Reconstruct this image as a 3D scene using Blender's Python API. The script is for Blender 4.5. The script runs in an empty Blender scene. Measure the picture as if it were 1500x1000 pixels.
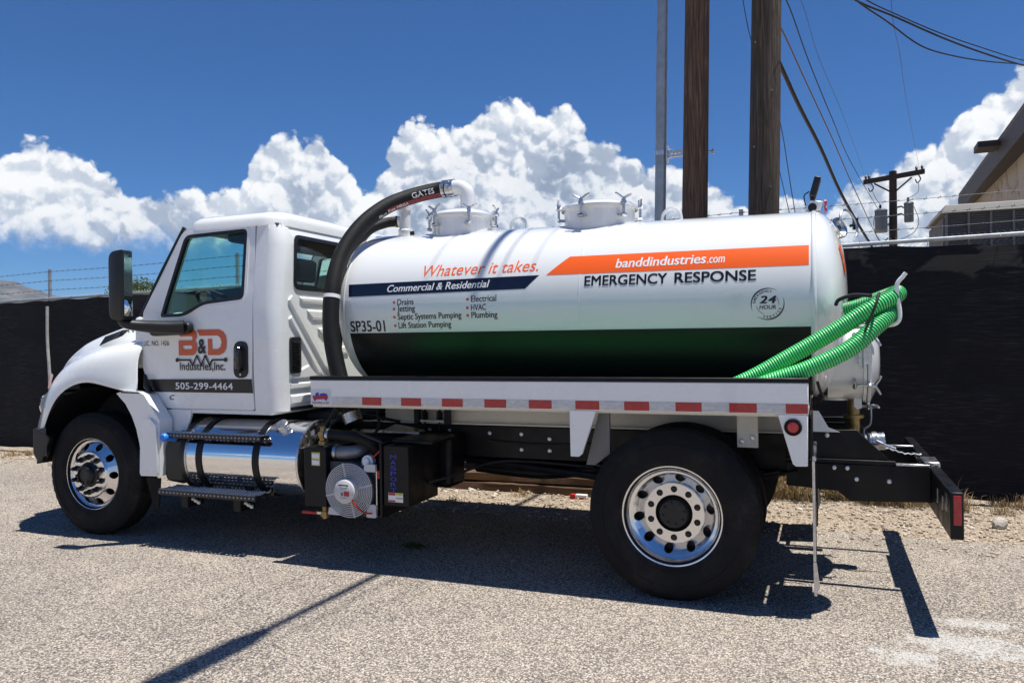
import bpy, math, random
from mathutils import Vector, Matrix, noise
from mathutils.geometry import delaunay_2d_cdt
random.seed(7)
R_ = math.radians
sc = bpy.context.scene
COL = sc.collection

# ---------------------------------------------------------------- camera
cd = bpy.data.cameras.new("camera")
cam = bpy.data.objects.new("camera", cd)
COL.objects.link(cam)
cd.sensor_fit = 'HORIZONTAL'
cd.sensor_width = 36.0
cd.lens = 1144.9 / 1500 * 36.0
cd.clip_start = 0.05
cd.clip_end = 60000
_r = Vector((0.92945294, 0.36867269, -0.01405955))
_u = Vector((0.0129781, 0.00541303, 0.99990113))
_f = Vector((-0.368712345, 0.929543515, -0.000246483))
m3 = Matrix((_r, _u, -_f)).transposed()
cam.matrix_world = Matrix.Translation((0.8973, -4.8747, 1.6406)) @ m3.to_4x4()
sc.camera = cam

# ---------------------------------------------------------------- exposure
sc.view_settings.view_transform = 'Standard'
sc.view_settings.look = 'None'
sc.view_settings.exposure = 0.40
sc.view_settings.gamma = 1.0
sc.view_settings.use_curve_mapping = False

# ---------------------------------------------------------------- sun
SUN = Vector((0.235, 0.042, 1.0)).normalized()
sl = bpy.data.lights.new("sun", 'SUN')
sl.energy = 4.9
sl.angle = R_(0.53)
sl.color = (1.0, 0.965, 0.885)
so = bpy.data.objects.new("sun", sl)
COL.objects.link(so)
so.rotation_euler = (-SUN).to_track_quat('-Z', 'Y').to_euler()
so.location = (10, 8, 40)

# ---------------------------------------------------------------- world: Nishita sky with a bank of cumulus round the horizon
world = bpy.data.worlds.new("World")
sc.world = world
world.use_nodes = True
world.cycles.sampling_method = 'MANUAL'
world.cycles.sample_map_resolution = 512
nt = world.node_tree
nt.nodes.clear()


class NB:
    """tiny node-building helper"""
    def __init__(s, tree): s.t = tree
    def n(s, typ, **kw):
        nd = s.t.nodes.new(typ)
        for k, v in kw.items(): setattr(nd, k, v)
        return nd
    def put(s, sock, v):
        if hasattr(v, 'is_linked') or hasattr(v, 'links'): s.t.links.new(v, sock)
        else: sock.default_value = v
    def math(s, op, a, b=0.0, c=None, clamp=False):
        nd = s.n('ShaderNodeMath', operation=op, use_clamp=clamp)
        s.put(nd.inputs[0], a); s.put(nd.inputs[1], b)
        if c is not None: s.put(nd.inputs[2], c)
        return nd.outputs[0]
    def vmath(s, op, a, b=(0, 0, 0)):
        nd = s.n('ShaderNodeVectorMath', operation=op)
        s.put(nd.inputs[0], a); s.put(nd.inputs[1], b)
        return nd.outputs[0]
    def mapr(s, v, a, b, c, d, smooth=False):
        nd = s.n('ShaderNodeMapRange')
        if smooth: nd.interpolation_type = 'SMOOTHSTEP'
        s.put(nd.inputs[0], v); s.put(nd.inputs[1], a); s.put(nd.inputs[2], b); s.put(nd.inputs[3], c); s.put(nd.inputs[4], d)
        return nd.outputs[0]
    def mix(s, f, a, b):
        nd = s.n('ShaderNodeMix', data_type='RGBA')
        s.put(nd.inputs[0], f); s.put(nd.inputs[6], a); s.put(nd.inputs[7], b)
        return nd.outputs[2]
    def noise(s, vec, scale, detail=2.0, rough=0.5, dist=0.0):
        nd = s.n('ShaderNodeTexNoise')
        if vec is not None: s.put(nd.inputs['Vector'], vec)
        nd.inputs['Scale'].default_value = scale; nd.inputs['Detail'].default_value = detail
        nd.inputs['Roughness'].default_value = rough; nd.inputs['Distortion'].default_value = dist
        return nd.outputs['Fac'], nd.outputs['Color']
    def voro(s, vec, scale, feature='F1', detail=0.0, rough=0.5, smooth=None):
        nd = s.n('ShaderNodeTexVoronoi', feature=feature)
        if vec is not None: s.put(nd.inputs['Vector'], vec)
        nd.inputs['Scale'].default_value = scale
        nd.inputs['Detail'].default_value = detail; nd.inputs['Roughness'].default_value = rough
        if smooth is not None: nd.inputs['Smoothness'].default_value = smooth
        return nd.outputs['Distance'], nd.outputs.get('Color')
    def ramp(s, fac, stops, interp='LINEAR'):
        nd = s.n('ShaderNodeValToRGB'); cr = nd.color_ramp; cr.interpolation = interp
        while len(cr.elements) < len(stops): cr.elements.new(0.5)
        for e, (p, c) in zip(cr.elements, stops):
            e.position = p; e.color = c if len(c) == 4 else (*c, 1)
        s.put(nd.inputs[0], fac)
        return nd.outputs[0]
    def curve(s, fac, pts):
        nd = s.n('ShaderNodeFloatCurve'); cv = nd.mapping.curves[0]
        while len(cv.points) < len(pts): cv.points.new(0.5, 0.5)
        for q, (x, y) in zip(cv.points, pts):
            q.location = (x, y); q.handle_type = 'VECTOR'
        nd.mapping.update()
        s.put(nd.inputs['Value'], fac); nd.inputs['Factor'].default_value = 1.0
        return nd.outputs[0]


w = NB(nt)
sky = w.n('ShaderNodeTexSky', sky_type='NISHITA')
sky.sun_disc = False
sky.sun_elevation = math.asin(SUN.z)
sky.sun_rotation = math.atan2(SUN.x, SUN.y)
sky.altitude = 1600
sky.air_density = 1.0
sky.dust_density = 0.35
sky.ozone_density = 2.2
tc = w.n('ShaderNodeTexCoord')
D0 = tc.outputs['Generated']
# cumulus tops and bases as curves over azimuth (degrees east of +Y), elevation in degrees
TOP = [(-180, 9), (-165, 13), (-150, 10), (-135, 7), (-120, 12), (-105, 14), (-90, 10), (-75, 8), (-65, 10),
       (-58, 10), (-55.5, 10.9), (-53.6, 12.4), (-52, 12.9), (-50.7, 12.1), (-49.9, 12.5), (-48.9, 11.0), (-47.1, 10.9), (-45.3, 10.1),
       (-43, 10.5), (-40.3, 10.7), (-39.9, 12.4), (-38.6, 13.8), (-36.6, 14.5), (-34.4, 13.7), (-33.2, 11.8), (-32.1, 11.0),
       (-30.9, 12.4), (-30.3, 14.2), (-27.4, 15.7), (-24.9, 15.9), (-21.4, 16.9), (-19.2, 16.1), (-17.4, 16.3), (-15.0, 14.1),
       (-13.7, 13.2), (-11, 13.0), (-9.1, 11.9), (-6.3, 10.4), (-4.5, 9.3), (-1.8, 9.2), (-0.1, 8.0), (1.7, 9.6), (4.9, 10.2),
       (5.8, 11.7), (7.7, 13.4), (9.6, 15.1), (11.8, 16.0), (16, 18.0), (22, 19), (30, 14), (45, 9), (60, 11), (75, 15), (90, 12), (105, 8),
       (120, 11), (140, 13), (160, 8), (180, 9)]
BASE = [(-180, 6), (-120, 6.5), (-80, 6.5), (-58, 7.0), (-54.8, 7.3), (-51, 7.3), (-48, 7.0), (-45.9, 7.9), (-43, 7.0), (-41.2, 7.8), (-39.5, 7.2), (-35, 4), (-30, 1), (0, 1), (20, 1), (60, 2), (120, 5), (180, 6)]
EMAX = 40.0
sep = w.n('ShaderNodeSeparateXYZ'); nt.links.new(D0, sep.inputs[0])


def cloud(vec, fine=True):
    """height field of the billows in a direction: (all scales, the big billows alone)"""
    wn = w.n('ShaderNodeTexNoise'); w.put(wn.inputs['Vector'], vec)
    wn.inputs['Scale'].default_value = 24; wn.inputs['Detail'].default_value = 4; wn.inputs['Roughness'].default_value = 0.6
    wv = w.vmath('SUBTRACT', wn.outputs['Color'], (0.5, 0.5, 0.5))
    sn = w.n('ShaderNodeVectorMath', operation='SCALE'); w.put(sn.inputs[0], wv); sn.inputs['Scale'].default_value = 0.028
    v2 = w.vmath('ADD', vec, sn.outputs[0])
    a, _ = w.voro(v2, 15)
    b, _ = w.voro(v2, 38)
    sq = lambda d, k0, k1: w.math('SUBTRACT', k0, w.math('MULTIPLY', w.math('MULTIPLY', d, d), k1))
    big = w.math('ADD', sq(a, 0.5, 1.5), sq(b, 0.25, 0.75))
    c, _ = w.voro(v2, 92)
    d, _ = w.noise(v2, 120, 6, 0.62)
    h = w.math('ADD', big, sq(c, 0.12, 0.42))
    h = w.math('ADD', h, w.math('MULTIPLY', w.math('SUBTRACT', d, 0.5), 0.46))
    return h, big


hA, gA = cloud(D0)
hB, gB = cloud(w.vmath('ADD', D0, (0.0035, 0.002, 0.009)))
az = w.math('ARCTAN2', sep.outputs[0], sep.outputs[1])
azn = w.math('ADD', w.math('DIVIDE', az, 2 * math.pi), 0.5)
el = w.math('MULTIPLY', w.math('ARCSINE', sep.outputs[2]), 180 / math.pi)
topc = w.math('MULTIPLY', w.curve(azn, [((a + 180) / 360, e / EMAX) for a, e in TOP]), EMAX)
basec = w.math('MULTIPLY', w.curve(azn, [((a + 180) / 360, e / EMAX) for a, e in BASE]), EMAX)
depth_t = w.math('ADD', w.math('SUBTRACT', topc, el), w.math('MULTIPLY', hA, 1.5))
wob, _ = w.noise(D0, 16, 8, 0.62)
depth_b = w.math('ADD', w.math('SUBTRACT', el, basec), w.math('MULTIPLY', w.math('SUBTRACT', wob, 0.5), 7.0))
m_t = w.mapr(depth_t, -0.08, 0.42, 0, 1, True)
m_b = w.mapr(depth_b, -0.9, 1.1, 0, 1, True)
mask = w.math('MULTIPLY', m_t, m_b)
# light: sun-facing side of each billow, deeper parts greyer, bases greyest
lit = w.mapr(w.math('SUBTRACT', hA, hB), -0.20, 0.26, 0, 1, True)
litg = w.mapr(w.math('SUBTRACT', gA, gB), -0.22, 0.24, 0, 1, True)
big, _ = w.noise(D0, 7.5, 5, 0.6)
inner = w.mapr(depth_t, 0.0, 6.0, 1.0, 0.0, True)
patch_ = w.mapr(big, 0.36, 0.62, 0, 1, True)
s1 = w.math('ADD', w.math('MULTIPLY', lit, 0.34), w.math('MULTIPLY', litg, 0.24))
s1 = w.math('ADD', s1, w.math('MULTIPLY', inner, 0.20))
s1 = w.math('ADD', s1, w.math('MULTIPLY', patch_, 0.28), clamp=True)
ccol = w.ramp(s1, [(0.08, (2.3, 2.8, 3.75)), (0.32, (3.9, 4.4, 5.3)), (0.52, (5.5, 5.9, 6.5)), (0.72, (6.9, 7.05, 7.3)), (0.95, (7.9, 7.95, 8.0))])
skyc = w.n('ShaderNodeMix', data_type='RGBA', blend_type='MULTIPLY')
skyc.inputs[0].default_value = 1.0
nt.links.new(sky.outputs[0], skyc.inputs[6]); skyc.inputs[7].default_value = (0.205, 0.462, 0.765, 1)  # deep high-desert blue as the phone renders it
colr = w.mix(mask, skyc.outputs[2], ccol)
bg = w.n('ShaderNodeBackground'); nt.links.new(colr, bg.inputs[0]); bg.inputs[1].default_value = 0.10
wo = w.n('ShaderNodeOutputWorld'); nt.links.new(bg.outputs[0], wo.inputs[0])

# ---------------------------------------------------------------- materials
MATS = {}


def mat(name, col, rough=0.5, metal=0.0, coat=0.0, var=0.0, vscale=6.0, bump=0.0, bscale=60.0, spec=0.5, rvar=0.0, stretch=None, alpha=None):
    """principled material with procedural variation of colour, gloss and relief"""
    if name in MATS: return MATS[name]
    m = bpy.data.materials.new(name); m.use_nodes = True
    t = m.node_tree; b = NB(t)
    bs = t.nodes['Principled BSDF']
    bs.inputs['Base Color'].default_value = (*col, 1)
    bs.inputs['Roughness'].default_value = rough
    bs.inputs['Metallic'].default_value = metal
    bs.inputs['Coat Weight'].default_value = coat
    bs.inputs['Coat Roughness'].default_value = 0.04
    bs.inputs['Specular IOR Level'].default_value = spec
    vec = b.n('ShaderNodeTexCoord').outputs['Object']
    if stretch:
        mp = b.n('ShaderNodeMapping'); t.links.new(vec, mp.inputs[0]); mp.inputs['Scale'].default_value = stretch; vec = mp.outputs[0]
    if var:
        f, _ = b.noise(vec, vscale, 5, 0.6)
        lo = tuple(c * (1 - var) for c in col); hi = tuple(min(1, c * (1 + var)) for c in col)
        t.links.new(b.ramp(f, [(0.3, lo), (0.7, hi)]), bs.inputs['Base Color'])
    if rvar:
        f, _ = b.noise(vec, vscale * 1.7, 4, 0.6)
        t.links.new(b.mapr(f, 0.3, 0.7, max(0.02, rough - rvar), min(1, rough + rvar)), bs.inputs['Roughness'])
    if bump:
        f, _ = b.noise(vec, bscale, 4, 0.6)
        bn = b.n('ShaderNodeBump'); bn.inputs['Strength'].default_value = min(1, bump); bn.inputs['Distance'].default_value = 0.01
        t.links.new(f, bn.inputs['Height']); t.links.new(bn.outputs[0], bs.inputs['Normal'])
    MATS[name] = m
    return m


WHITE = mat('white_truck_paint', (0.86, 0.87, 0.86), 0.28, 0, 0.9, var=0.02, vscale=2, rvar=0.05)
TANKW = mat('white_tank_paint', (0.79, 0.80, 0.80), 0.22, 0, 1.0, var=0.015, vscale=2, rvar=0.04)
BLKPAINT = mat('black_chassis_paint', (0.006, 0.006, 0.0075), 0.40, 0, 0.0, var=0.3, vscale=5, rvar=0.12, spec=0.28)
BLKPLAST = mat('black_plastic', (0.008, 0.008, 0.009), 0.42, 0, 0, var=0.3, bump=0.15, bscale=300)
BLKGLOSS = mat('black_gloss', (0.008, 0.008, 0.010), 0.12, 0, 0.6)
RUBBER = mat('tyre_rubber', (0.011, 0.011, 0.012), 0.78, 0, 0, var=0.35, vscale=9, bump=0.25, bscale=90, spec=0.22)
_rt = RUBBER.node_tree; _rb = NB(_rt); _rs = _rt.nodes['Principled BSDF']
_rv = _rb.n('ShaderNodeTexCoord').outputs['Object']
_r1, _ = _rb.noise(_rv, 3.5, 6, 0.65); _r2, _ = _rb.noise(_rv, 45, 3, 0.6)
_rt.links.new(_rb.mix(_rb.math('MULTIPLY', _rb.mapr(_r1, 0.48, 0.72, 0, 0.75), _rb.mapr(_r2, 0.35, 0.65, 0.3, 1)), (0.0105, 0.0105, 0.0115, 1), (0.045, 0.041, 0.037, 1)), _rs.inputs['Base Color'])
DARKIN = mat('dark_interior', (0.022, 0.022, 0.024), 0.8, var=0.3)
GREYIN = mat('grey_interior', (0.10, 0.10, 0.105), 0.75, var=0.2)
CHROME = mat('polished_aluminium', (0.86, 0.86, 0.87), 0.09, 1.0, rvar=0.05, vscale=14)
WHEELAL = mat('wheel_aluminium', (0.80, 0.80, 0.81), 0.20, 1.0, rvar=0.06, vscale=16)
SATIN = mat('satin_aluminium', (0.62, 0.62, 0.63), 0.30, 1.0, rvar=0.10, vscale=20)
ZINC = mat('zinc_steel', (0.55, 0.56, 0.58), 0.32, 1.0, var=0.15, rvar=0.1, vscale=40)
CHROMESTEP = mat('step_plate_black', (0.016, 0.016, 0.018), 0.3, 0.3, 0.2)
RIMS = mat('worn_step_edges', (0.42, 0.42, 0.44), 0.22, 1.0)
BRASS = mat('weathered_brass', (0.36, 0.25, 0.11), 0.42, 0.9, var=0.3, vscale=30)
DECK = mat('deck_steel_black', (0.03, 0.03, 0.032), 0.5, 0.2, var=0.3)
NAVY = mat('navy_vinyl', (0.006, 0.008, 0.020), 0.25, 0, 0.8)
BAND = mat('black_green_vinyl', (0.0035, 0.0065, 0.006), 0.40, 0, 0.0, spec=0.38)
ORANGE = mat('orange_vinyl', (0.93, 0.125, 0.008), 0.32, 0, 0.5)
LOGOOR = mat('burnt_orange_vinyl', (0.62, 0.085, 0.012), 0.35, 0, 0.5)
VWHITE = mat('white_vinyl', (0.82, 0.82, 0.84), 0.35)
VBLACK = mat('black_vinyl', (0.008, 0.008, 0.012), 0.35)
VBLUE = mat('blue_vinyl', (0.012, 0.018, 0.16), 0.4)
VBLUE2 = mat('bright_blue_vinyl', (0.03, 0.05, 0.42), 0.4)
VRED = mat('red_vinyl', (0.45, 0.02, 0.02), 0.4)
VGREY = mat('grey_vinyl', (0.16, 0.18, 0.20), 0.4)
VYEL = mat('yellow_label', (0.55, 0.50, 0.08), 0.5, var=0.2, vscale=60)
TAPER = mat('red_reflective_tape', (0.42, 0.012, 0.018), 0.25, 0, 0.5, var=0.25, vscale=40)
TAPES = mat('silver_reflective_tape', (0.52, 0.54, 0.58), 0.28, 0.35, 0.4, var=0.18, vscale=26, stretch=(1, 1, 3))
REDLENS = mat('red_lens', (0.50, 0.008, 0.015), 0.12, 0, 0.8)
CREAM = mat('cream_subframe_paint', (0.62, 0.60, 0.54), 0.4, 0, 0.3, var=0.06)
GREEN = mat('green_hose_rib', (0.065, 0.62, 0.17), 0.40, 0, 0.15, var=0.12, vscale=12)
GREEND = mat('dark_hose_groove', (0.010, 0.13, 0.035), 0.45)
HOSEBLK = mat('black_hose_rubber', (0.008, 0.0075, 0.008), 0.55, 0, 0.0, var=0.35, vscale=25, bump=0.4, bscale=120, spec=0.3)
BLUECAP = mat('blue_plastic', (0.03, 0.22, 0.80), 0.35)
GALV = mat('galvanised_steel', (0.34, 0.37, 0.40), 0.45, 0.55, var=0.18, vscale=7, rvar=0.12)
STEELW = mat('weathered_wire', (0.10, 0.10, 0.11), 0.6, 0.6)
CABLE = mat('black_cable', (0.015, 0.015, 0.017), 0.6)


def glass_mat(name, tint, gloss=0.03):
    m = bpy.data.materials.new(name); m.use_nodes = True
    t = m.node_tree; t.nodes.clear(); b = NB(t)
    tr = b.n('ShaderNodeBsdfTransparent'); tr.inputs[0].default_value = (*tint, 1)
    gl = b.n('ShaderNodeBsdfGlossy'); gl.inputs['Roughness'].default_value = 0.01
    gl.inputs[0].default_value = (1, 1, 1, 1)
    lw = b.n('ShaderNodeLayerWeight'); lw.inputs[0].default_value = 0.5
    f = b.math('ADD', b.math('MULTIPLY', b.math('POWER', lw.outputs['Facing'], 5.0), 0.9), gloss, clamp=True)
    mx = b.n('ShaderNodeMixShader'); t.links.new(f, mx.inputs[0]); t.links.new(tr.outputs[0], mx.inputs[1]); t.links.new(gl.outputs[0], mx.inputs[2])
    o = b.n('ShaderNodeOutputMaterial'); t.links.new(mx.outputs[0], o.inputs[0])
    MATS[name] = m
    return m


GLASS = glass_mat('green_tinted_glass', (0.77, 0.935, 0.885))
DGLASS = glass_mat('dark_tinted_glass', (0.78, 0.86, 0.85))
CLEAR = glass_mat('clear_lens', (0.85, 0.88, 0.88), 0.12)


# ---------------------------------------------------------------- mesh helpers
class MB:
    def __init__(s): s.v = []; s.f = []; s.mi = []
    def add(s, vs, fs, mi=0):
        o = len(s.v); s.v.extend([tuple(q) for q in vs]); s.f.extend([tuple(i + o for i in q) for q in fs]); s.mi.extend([mi] * len(fs)); return s
    def box(s, x0, x1, y0, y1, z0, z1, mi=0):
        return s.add([(x0, y0, z0), (x1, y0, z0), (x1, y1, z0), (x0, y1, z0), (x0, y0, z1), (x1, y0, z1), (x1, y1, z1), (x0, y1, z1)],
                     [(3, 2, 1, 0), (4, 5, 6, 7), (0, 1, 5, 4), (1, 2, 6, 5), (2, 3, 7, 6), (3, 0, 4, 7)], mi)
    def prism(s, poly, a, b, axis='y', mi=0):
        """poly in the two other axes; extruded from a to b along axis"""
        def P(q, t):
            if axis == 'y': return (q[0], t, q[1])
            if axis == 'x': return (t, q[0], q[1])
            return (q[0], q[1], t)
        n = len(poly); area = sum(poly[i][0] * poly[(i + 1) % n][1] - poly[(i + 1) % n][0] * poly[i][1] for i in range(n))
        flip = (area > 0) == (axis != 'y')
        vs = [P(q, a) for q in poly] + [P(q, b) for q in poly]
        fa = tuple(range(n)); fb = tuple(range(n, 2 * n))
        fs = [(fa[::-1] if flip else fa), (fb if flip else fb[::-1])]
        for i in range(n):
            j = (i + 1) % n
            fs.append((i, j, j + n, i + n) if flip else (j, i, i + n, j + n))
        return s.add(vs, fs, mi)
    def ringset(s, rings, close=True, caps=(False, False), mi=0):
        n = len(rings[0]); vs = [q for r in rings for q in r]; fs = []
        for k in range(len(rings) - 1):
            for i in range(n if close else n - 1):
                j = (i + 1) % n
                fs.append((k * n + i, k * n + j, (k + 1) * n + j, (k + 1) * n + i))
        if caps[0]: fs.append(tuple(range(n))[::-1])
        if caps[1]: fs.append(tuple((len(rings) - 1) * n + i for i in range(n)))
        return s.add(vs, fs, mi)
    def tube(s, pts, r, seg=10, caps=(True, True), mi=0, closed=False):
        pts = [Vector(q) for q in pts]; n = len(pts); rad = r if isinstance(r, (list, tuple)) else [r] * n
        rings = []; up = None
        for i in range(n):
            if closed: d = pts[(i + 1) % n] - pts[(i - 1) % n]
            else: d = pts[min(i + 1, n - 1)] - pts[max(i - 1, 0)]
            d.normalize()
            if up is None:
                a = Vector((0, 0, 1)) if abs(d.z) < 0.9 else Vector((1, 0, 0)); up = (a - d * a.dot(d)).normalized()
            else: up = (up - d * up.dot(d)).normalized()
            sd = d.cross(up)
            rings.append([tuple(pts[i] + (sd * math.cos(t) + up * math.sin(t)) * rad[i]) for t in [2 * math.pi * k / seg for k in range(seg)]])
        if closed: rings.append(rings[0])
        return s.ringset(rings, True, (False, False) if closed else caps, mi)
    def cyl(s, p0, p1, r0, r1=None, seg=20, caps=(True, True), mi=0):
        return s.tube([p0, p1], [r0, r0 if r1 is None else r1], seg, caps, mi)
    def lathe(s, prof, c, axis='y', seg=48, mi=0, sgn=1, close=False):
        """prof: (r, h) pairs; h runs along axis * sgn from c"""
        rings = []
        for r, h in prof:
            ring = []
            for k in range(seg):
                t = 2 * math.pi * k / seg; a, b = r * math.cos(t), r * math.sin(t)
                if axis == 'y': q = (c[0] + a, c[1] + h * sgn, c[2] + b)
                elif axis == 'x': q = (c[0] + h * sgn, c[1] + a, c[2] + b)
                else: q = (c[0] + a, c[1] + b, c[2] + h * sgn)
                ring.append(q)
            rings.append(ring)
        return s.ringset(rings, True, (False, False), mi)
    def build(s, name, m, parent=None, smooth=35, bevel=0, seg=2, loc=None, recalc=True):
        me = bpy.data.meshes.new(name)
        me.from_pydata(s.v, [], s.f)
        ms = m if isinstance(m, (list, tuple)) else [m]
        for q in ms: me.materials.append(q)
        if len(ms) > 1: me.polygons.foreach_set('material_index', s.mi)
        if recalc:
            import bmesh
            bm = bmesh.new(); bm.from_mesh(me); bmesh.ops.recalc_face_normals(bm, faces=bm.faces[:]); bm.to_mesh(me); bm.free()
        if smooth:
            me.polygons.foreach_set('use_smooth', [True] * len(me.polygons))
            me.set_sharp_from_angle(angle=R_(smooth))
        me.update()
        return link(name, me, parent, bevel, seg, loc)


def link(name, me, parent=None, bevel=0, seg=2, loc=None):
    o = bpy.data.objects.new(name, me)
    COL.objects.link(o)
    if parent is not None:
        o.parent = parent
        if parent.type == 'EMPTY': o.location = -parent.location
    if loc is not None: o.location = Vector(o.location) + Vector(loc)
    if bevel:
        b = o.modifiers.new('bevel', 'BEVEL'); b.width = bevel; b.segments = seg; b.limit_method = 'ANGLE'; b.angle_limit = R_(40); b.harden_normals = False
    return o


def tag(o, label, cat=None, group=None, kind=None):
    if label: o['label'] = label
    if cat: o['category'] = cat
    if group: o['group'] = group
    if kind: o['kind'] = kind
    return o


def thing(name, loc, label, cat, group=None):
    o = bpy.data.objects.new(name, None); o.empty_display_size = 0.2
    COL.objects.link(o); o.location = loc
    return tag(o, label, cat, group)


def spline(pts, n=8):
    """Catmull-Rom through pts"""
    P = [Vector(q) for q in pts]; P = [P[0] * 2 - P[1]] + P + [P[-1] * 2 - P[-2]]
    out = []
    for i in range(1, len(P) - 2):
        for k in range(n):
            t = k / n; a, b, c, d = P[i - 1], P[i], P[i + 1], P[i + 2]
            out.append(0.5 * ((2 * b) + (c - a) * t + (2 * a - 5 * b + 4 * c - d) * t * t + (3 * b - a - 3 * c + d) * t ** 3))
    out.append(P[-2])
    return out


def cdt(outer, holes=(), pts=()):
    """constrained triangulation of a 2-D outline with holes"""
    vs = [Vector(q) for q in outer]; es = []
    n = len(outer); es += [(i, (i + 1) % n) for i in range(n)]
    for h in holes:
        o = len(vs); vs += [Vector(q) for q in h]; es += [(o + i, o + (i + 1) % len(h)) for i in range(len(h))]
    vs += [Vector(q) for q in pts]
    r = delaunay_2d_cdt(vs, es, [], 0, 1e-5)
    V = [tuple(q) for q in r[0]]
    def ins(x, y, poly):
        c = False; n = len(poly); j = n - 1
        for i in range(n):
            (ax, ay), (bx, by) = poly[i], poly[j]
            if (ay > y) != (by > y) and x < (bx - ax) * (y - ay) / (by - ay) + ax: c = not c
            j = i
        return c
    F = []
    for f in r[2]:
        cx = sum(V[i][0] for i in f) / len(f); cy = sum(V[i][1] for i in f) / len(f)
        if ins(cx, cy, outer) and not any(ins(cx, cy, h) for h in holes): F.append(tuple(f))
    return V, F


def plate(outer, holes, fy, th, name, m, parent, grid=0, smooth=35):
    """panel in the XZ plane with holes; fy(x, z) gives its outer Y; th is the thickness inwards"""
    pts = []
    if grid:
        x0 = min(q[0] for q in outer); x1 = max(q[0] for q in outer); z0 = min(q[1] for q in outer); z1 = max(q[1] for q in outer)
        def ins(pt, poly):
            c = False; n = len(poly)
            for i in range(n):
                a, b = poly[i], poly[i - 1]
                if (a[1] > pt[1]) != (b[1] > pt[1]) and pt[0] < (b[0] - a[0]) * (pt[1] - a[1]) / (b[1] - a[1]) + a[0]: c = not c
            return c
        z = z0 + grid
        while z < z1:
            x = x0 + grid
            while x < x1:
                if ins((x, z), outer) and not any(ins((x, z), h) for h in holes): pts.append((x, z))
                x += grid
            z += grid
    v2, f2 = cdt(outer, holes, pts)
    n = len(v2)
    vs = [(x, fy(x, z), z) for x, z in v2] + [(x, fy(x, z) + th, z) for x, z in v2]
    fs = [f for f in f2] + [tuple(i + n for i in f[::-1]) for f in f2]
    cnt = {}
    for f in f2:
        for i in range(len(f)):
            e = (f[i], f[(i + 1) % len(f)]); cnt[e] = 1
    for (a, b) in cnt:
        if (b, a) not in cnt: fs.append((b, a, a + n, b + n))
    mb = MB(); mb.add(vs, fs)
    return mb.build(name, m, parent, smooth)


_tc = {}


def text2d(s, bold=0.0, shear=0.0, space=1.0):
    """flat triangles of a word in the built-in font, scaled to 0..1 in x and y, and its width / height"""
    k = (s, bold, shear, space)
    if k not in _tc:
        cu = bpy.data.curves.new('t', 'FONT'); cu.body = s; cu.size = 1.0; cu.offset = bold; cu.shear = shear
        cu.space_character = space; cu.resolution_u = 4; cu.fill_mode = 'FRONT'
        o = bpy.data.objects.new('t', cu); COL.objects.link(o)
        dg = bpy.context.evaluated_depsgraph_get()
        me = o.evaluated_get(dg).to_mesh()
        v = [(q.co.x, q.co.y) for q in me.vertices]; f = [tuple(q.vertices) for q in me.polygons]
        o.evaluated_get(dg).to_mesh_clear(); bpy.data.objects.remove(o); bpy.data.curves.remove(cu)
        x0 = min(q[0] for q in v); x1 = max(q[0] for q in v); y0 = min(q[1] for q in v); y1 = max(q[1] for q in v)
        _tc[k] = ([((a - x0) / (x1 - x0), (b - y0) / (y1 - y0)) for a, b in v], f, (x1 - x0) / (y1 - y0))
    return _tc[k]


def lettering(s, fmap, m, parent, bold=0.012, shear=0.0, space=1.0, name='lettering'):
    """fmap maps (0..1, 0..1) on the word's box to a point in space; weight comes from shifted layers, each a hair prouder"""
    v, f, asp = text2d(s, 0.0, shear, space)
    mb = MB()
    sh = [(0, 0)] if bold < 0.006 else [(-1, -0.6), (1, -0.6), (-1, 0.6), (1, 0.6), (0, 0)]
    bx, by = bold * 0.9 / asp, bold * 0.9
    o0 = Vector(fmap(0.5, 0.5)); n0 = (Vector(fmap(0.55, 0.5)) - o0).cross(Vector(fmap(0.5, 0.55)) - o0).normalized()
    for k, (sx, sy) in enumerate(sh):
        mb.add([tuple(Vector(fmap(a * (1 - 2 * bx) + bx + sx * bx, b * (1 - 2 * by) + by + sy * by)) + n0 * 0.00012 * k) for a, b in v], f)
    return mb.build(name, m, parent, 0, recalc=False)

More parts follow.
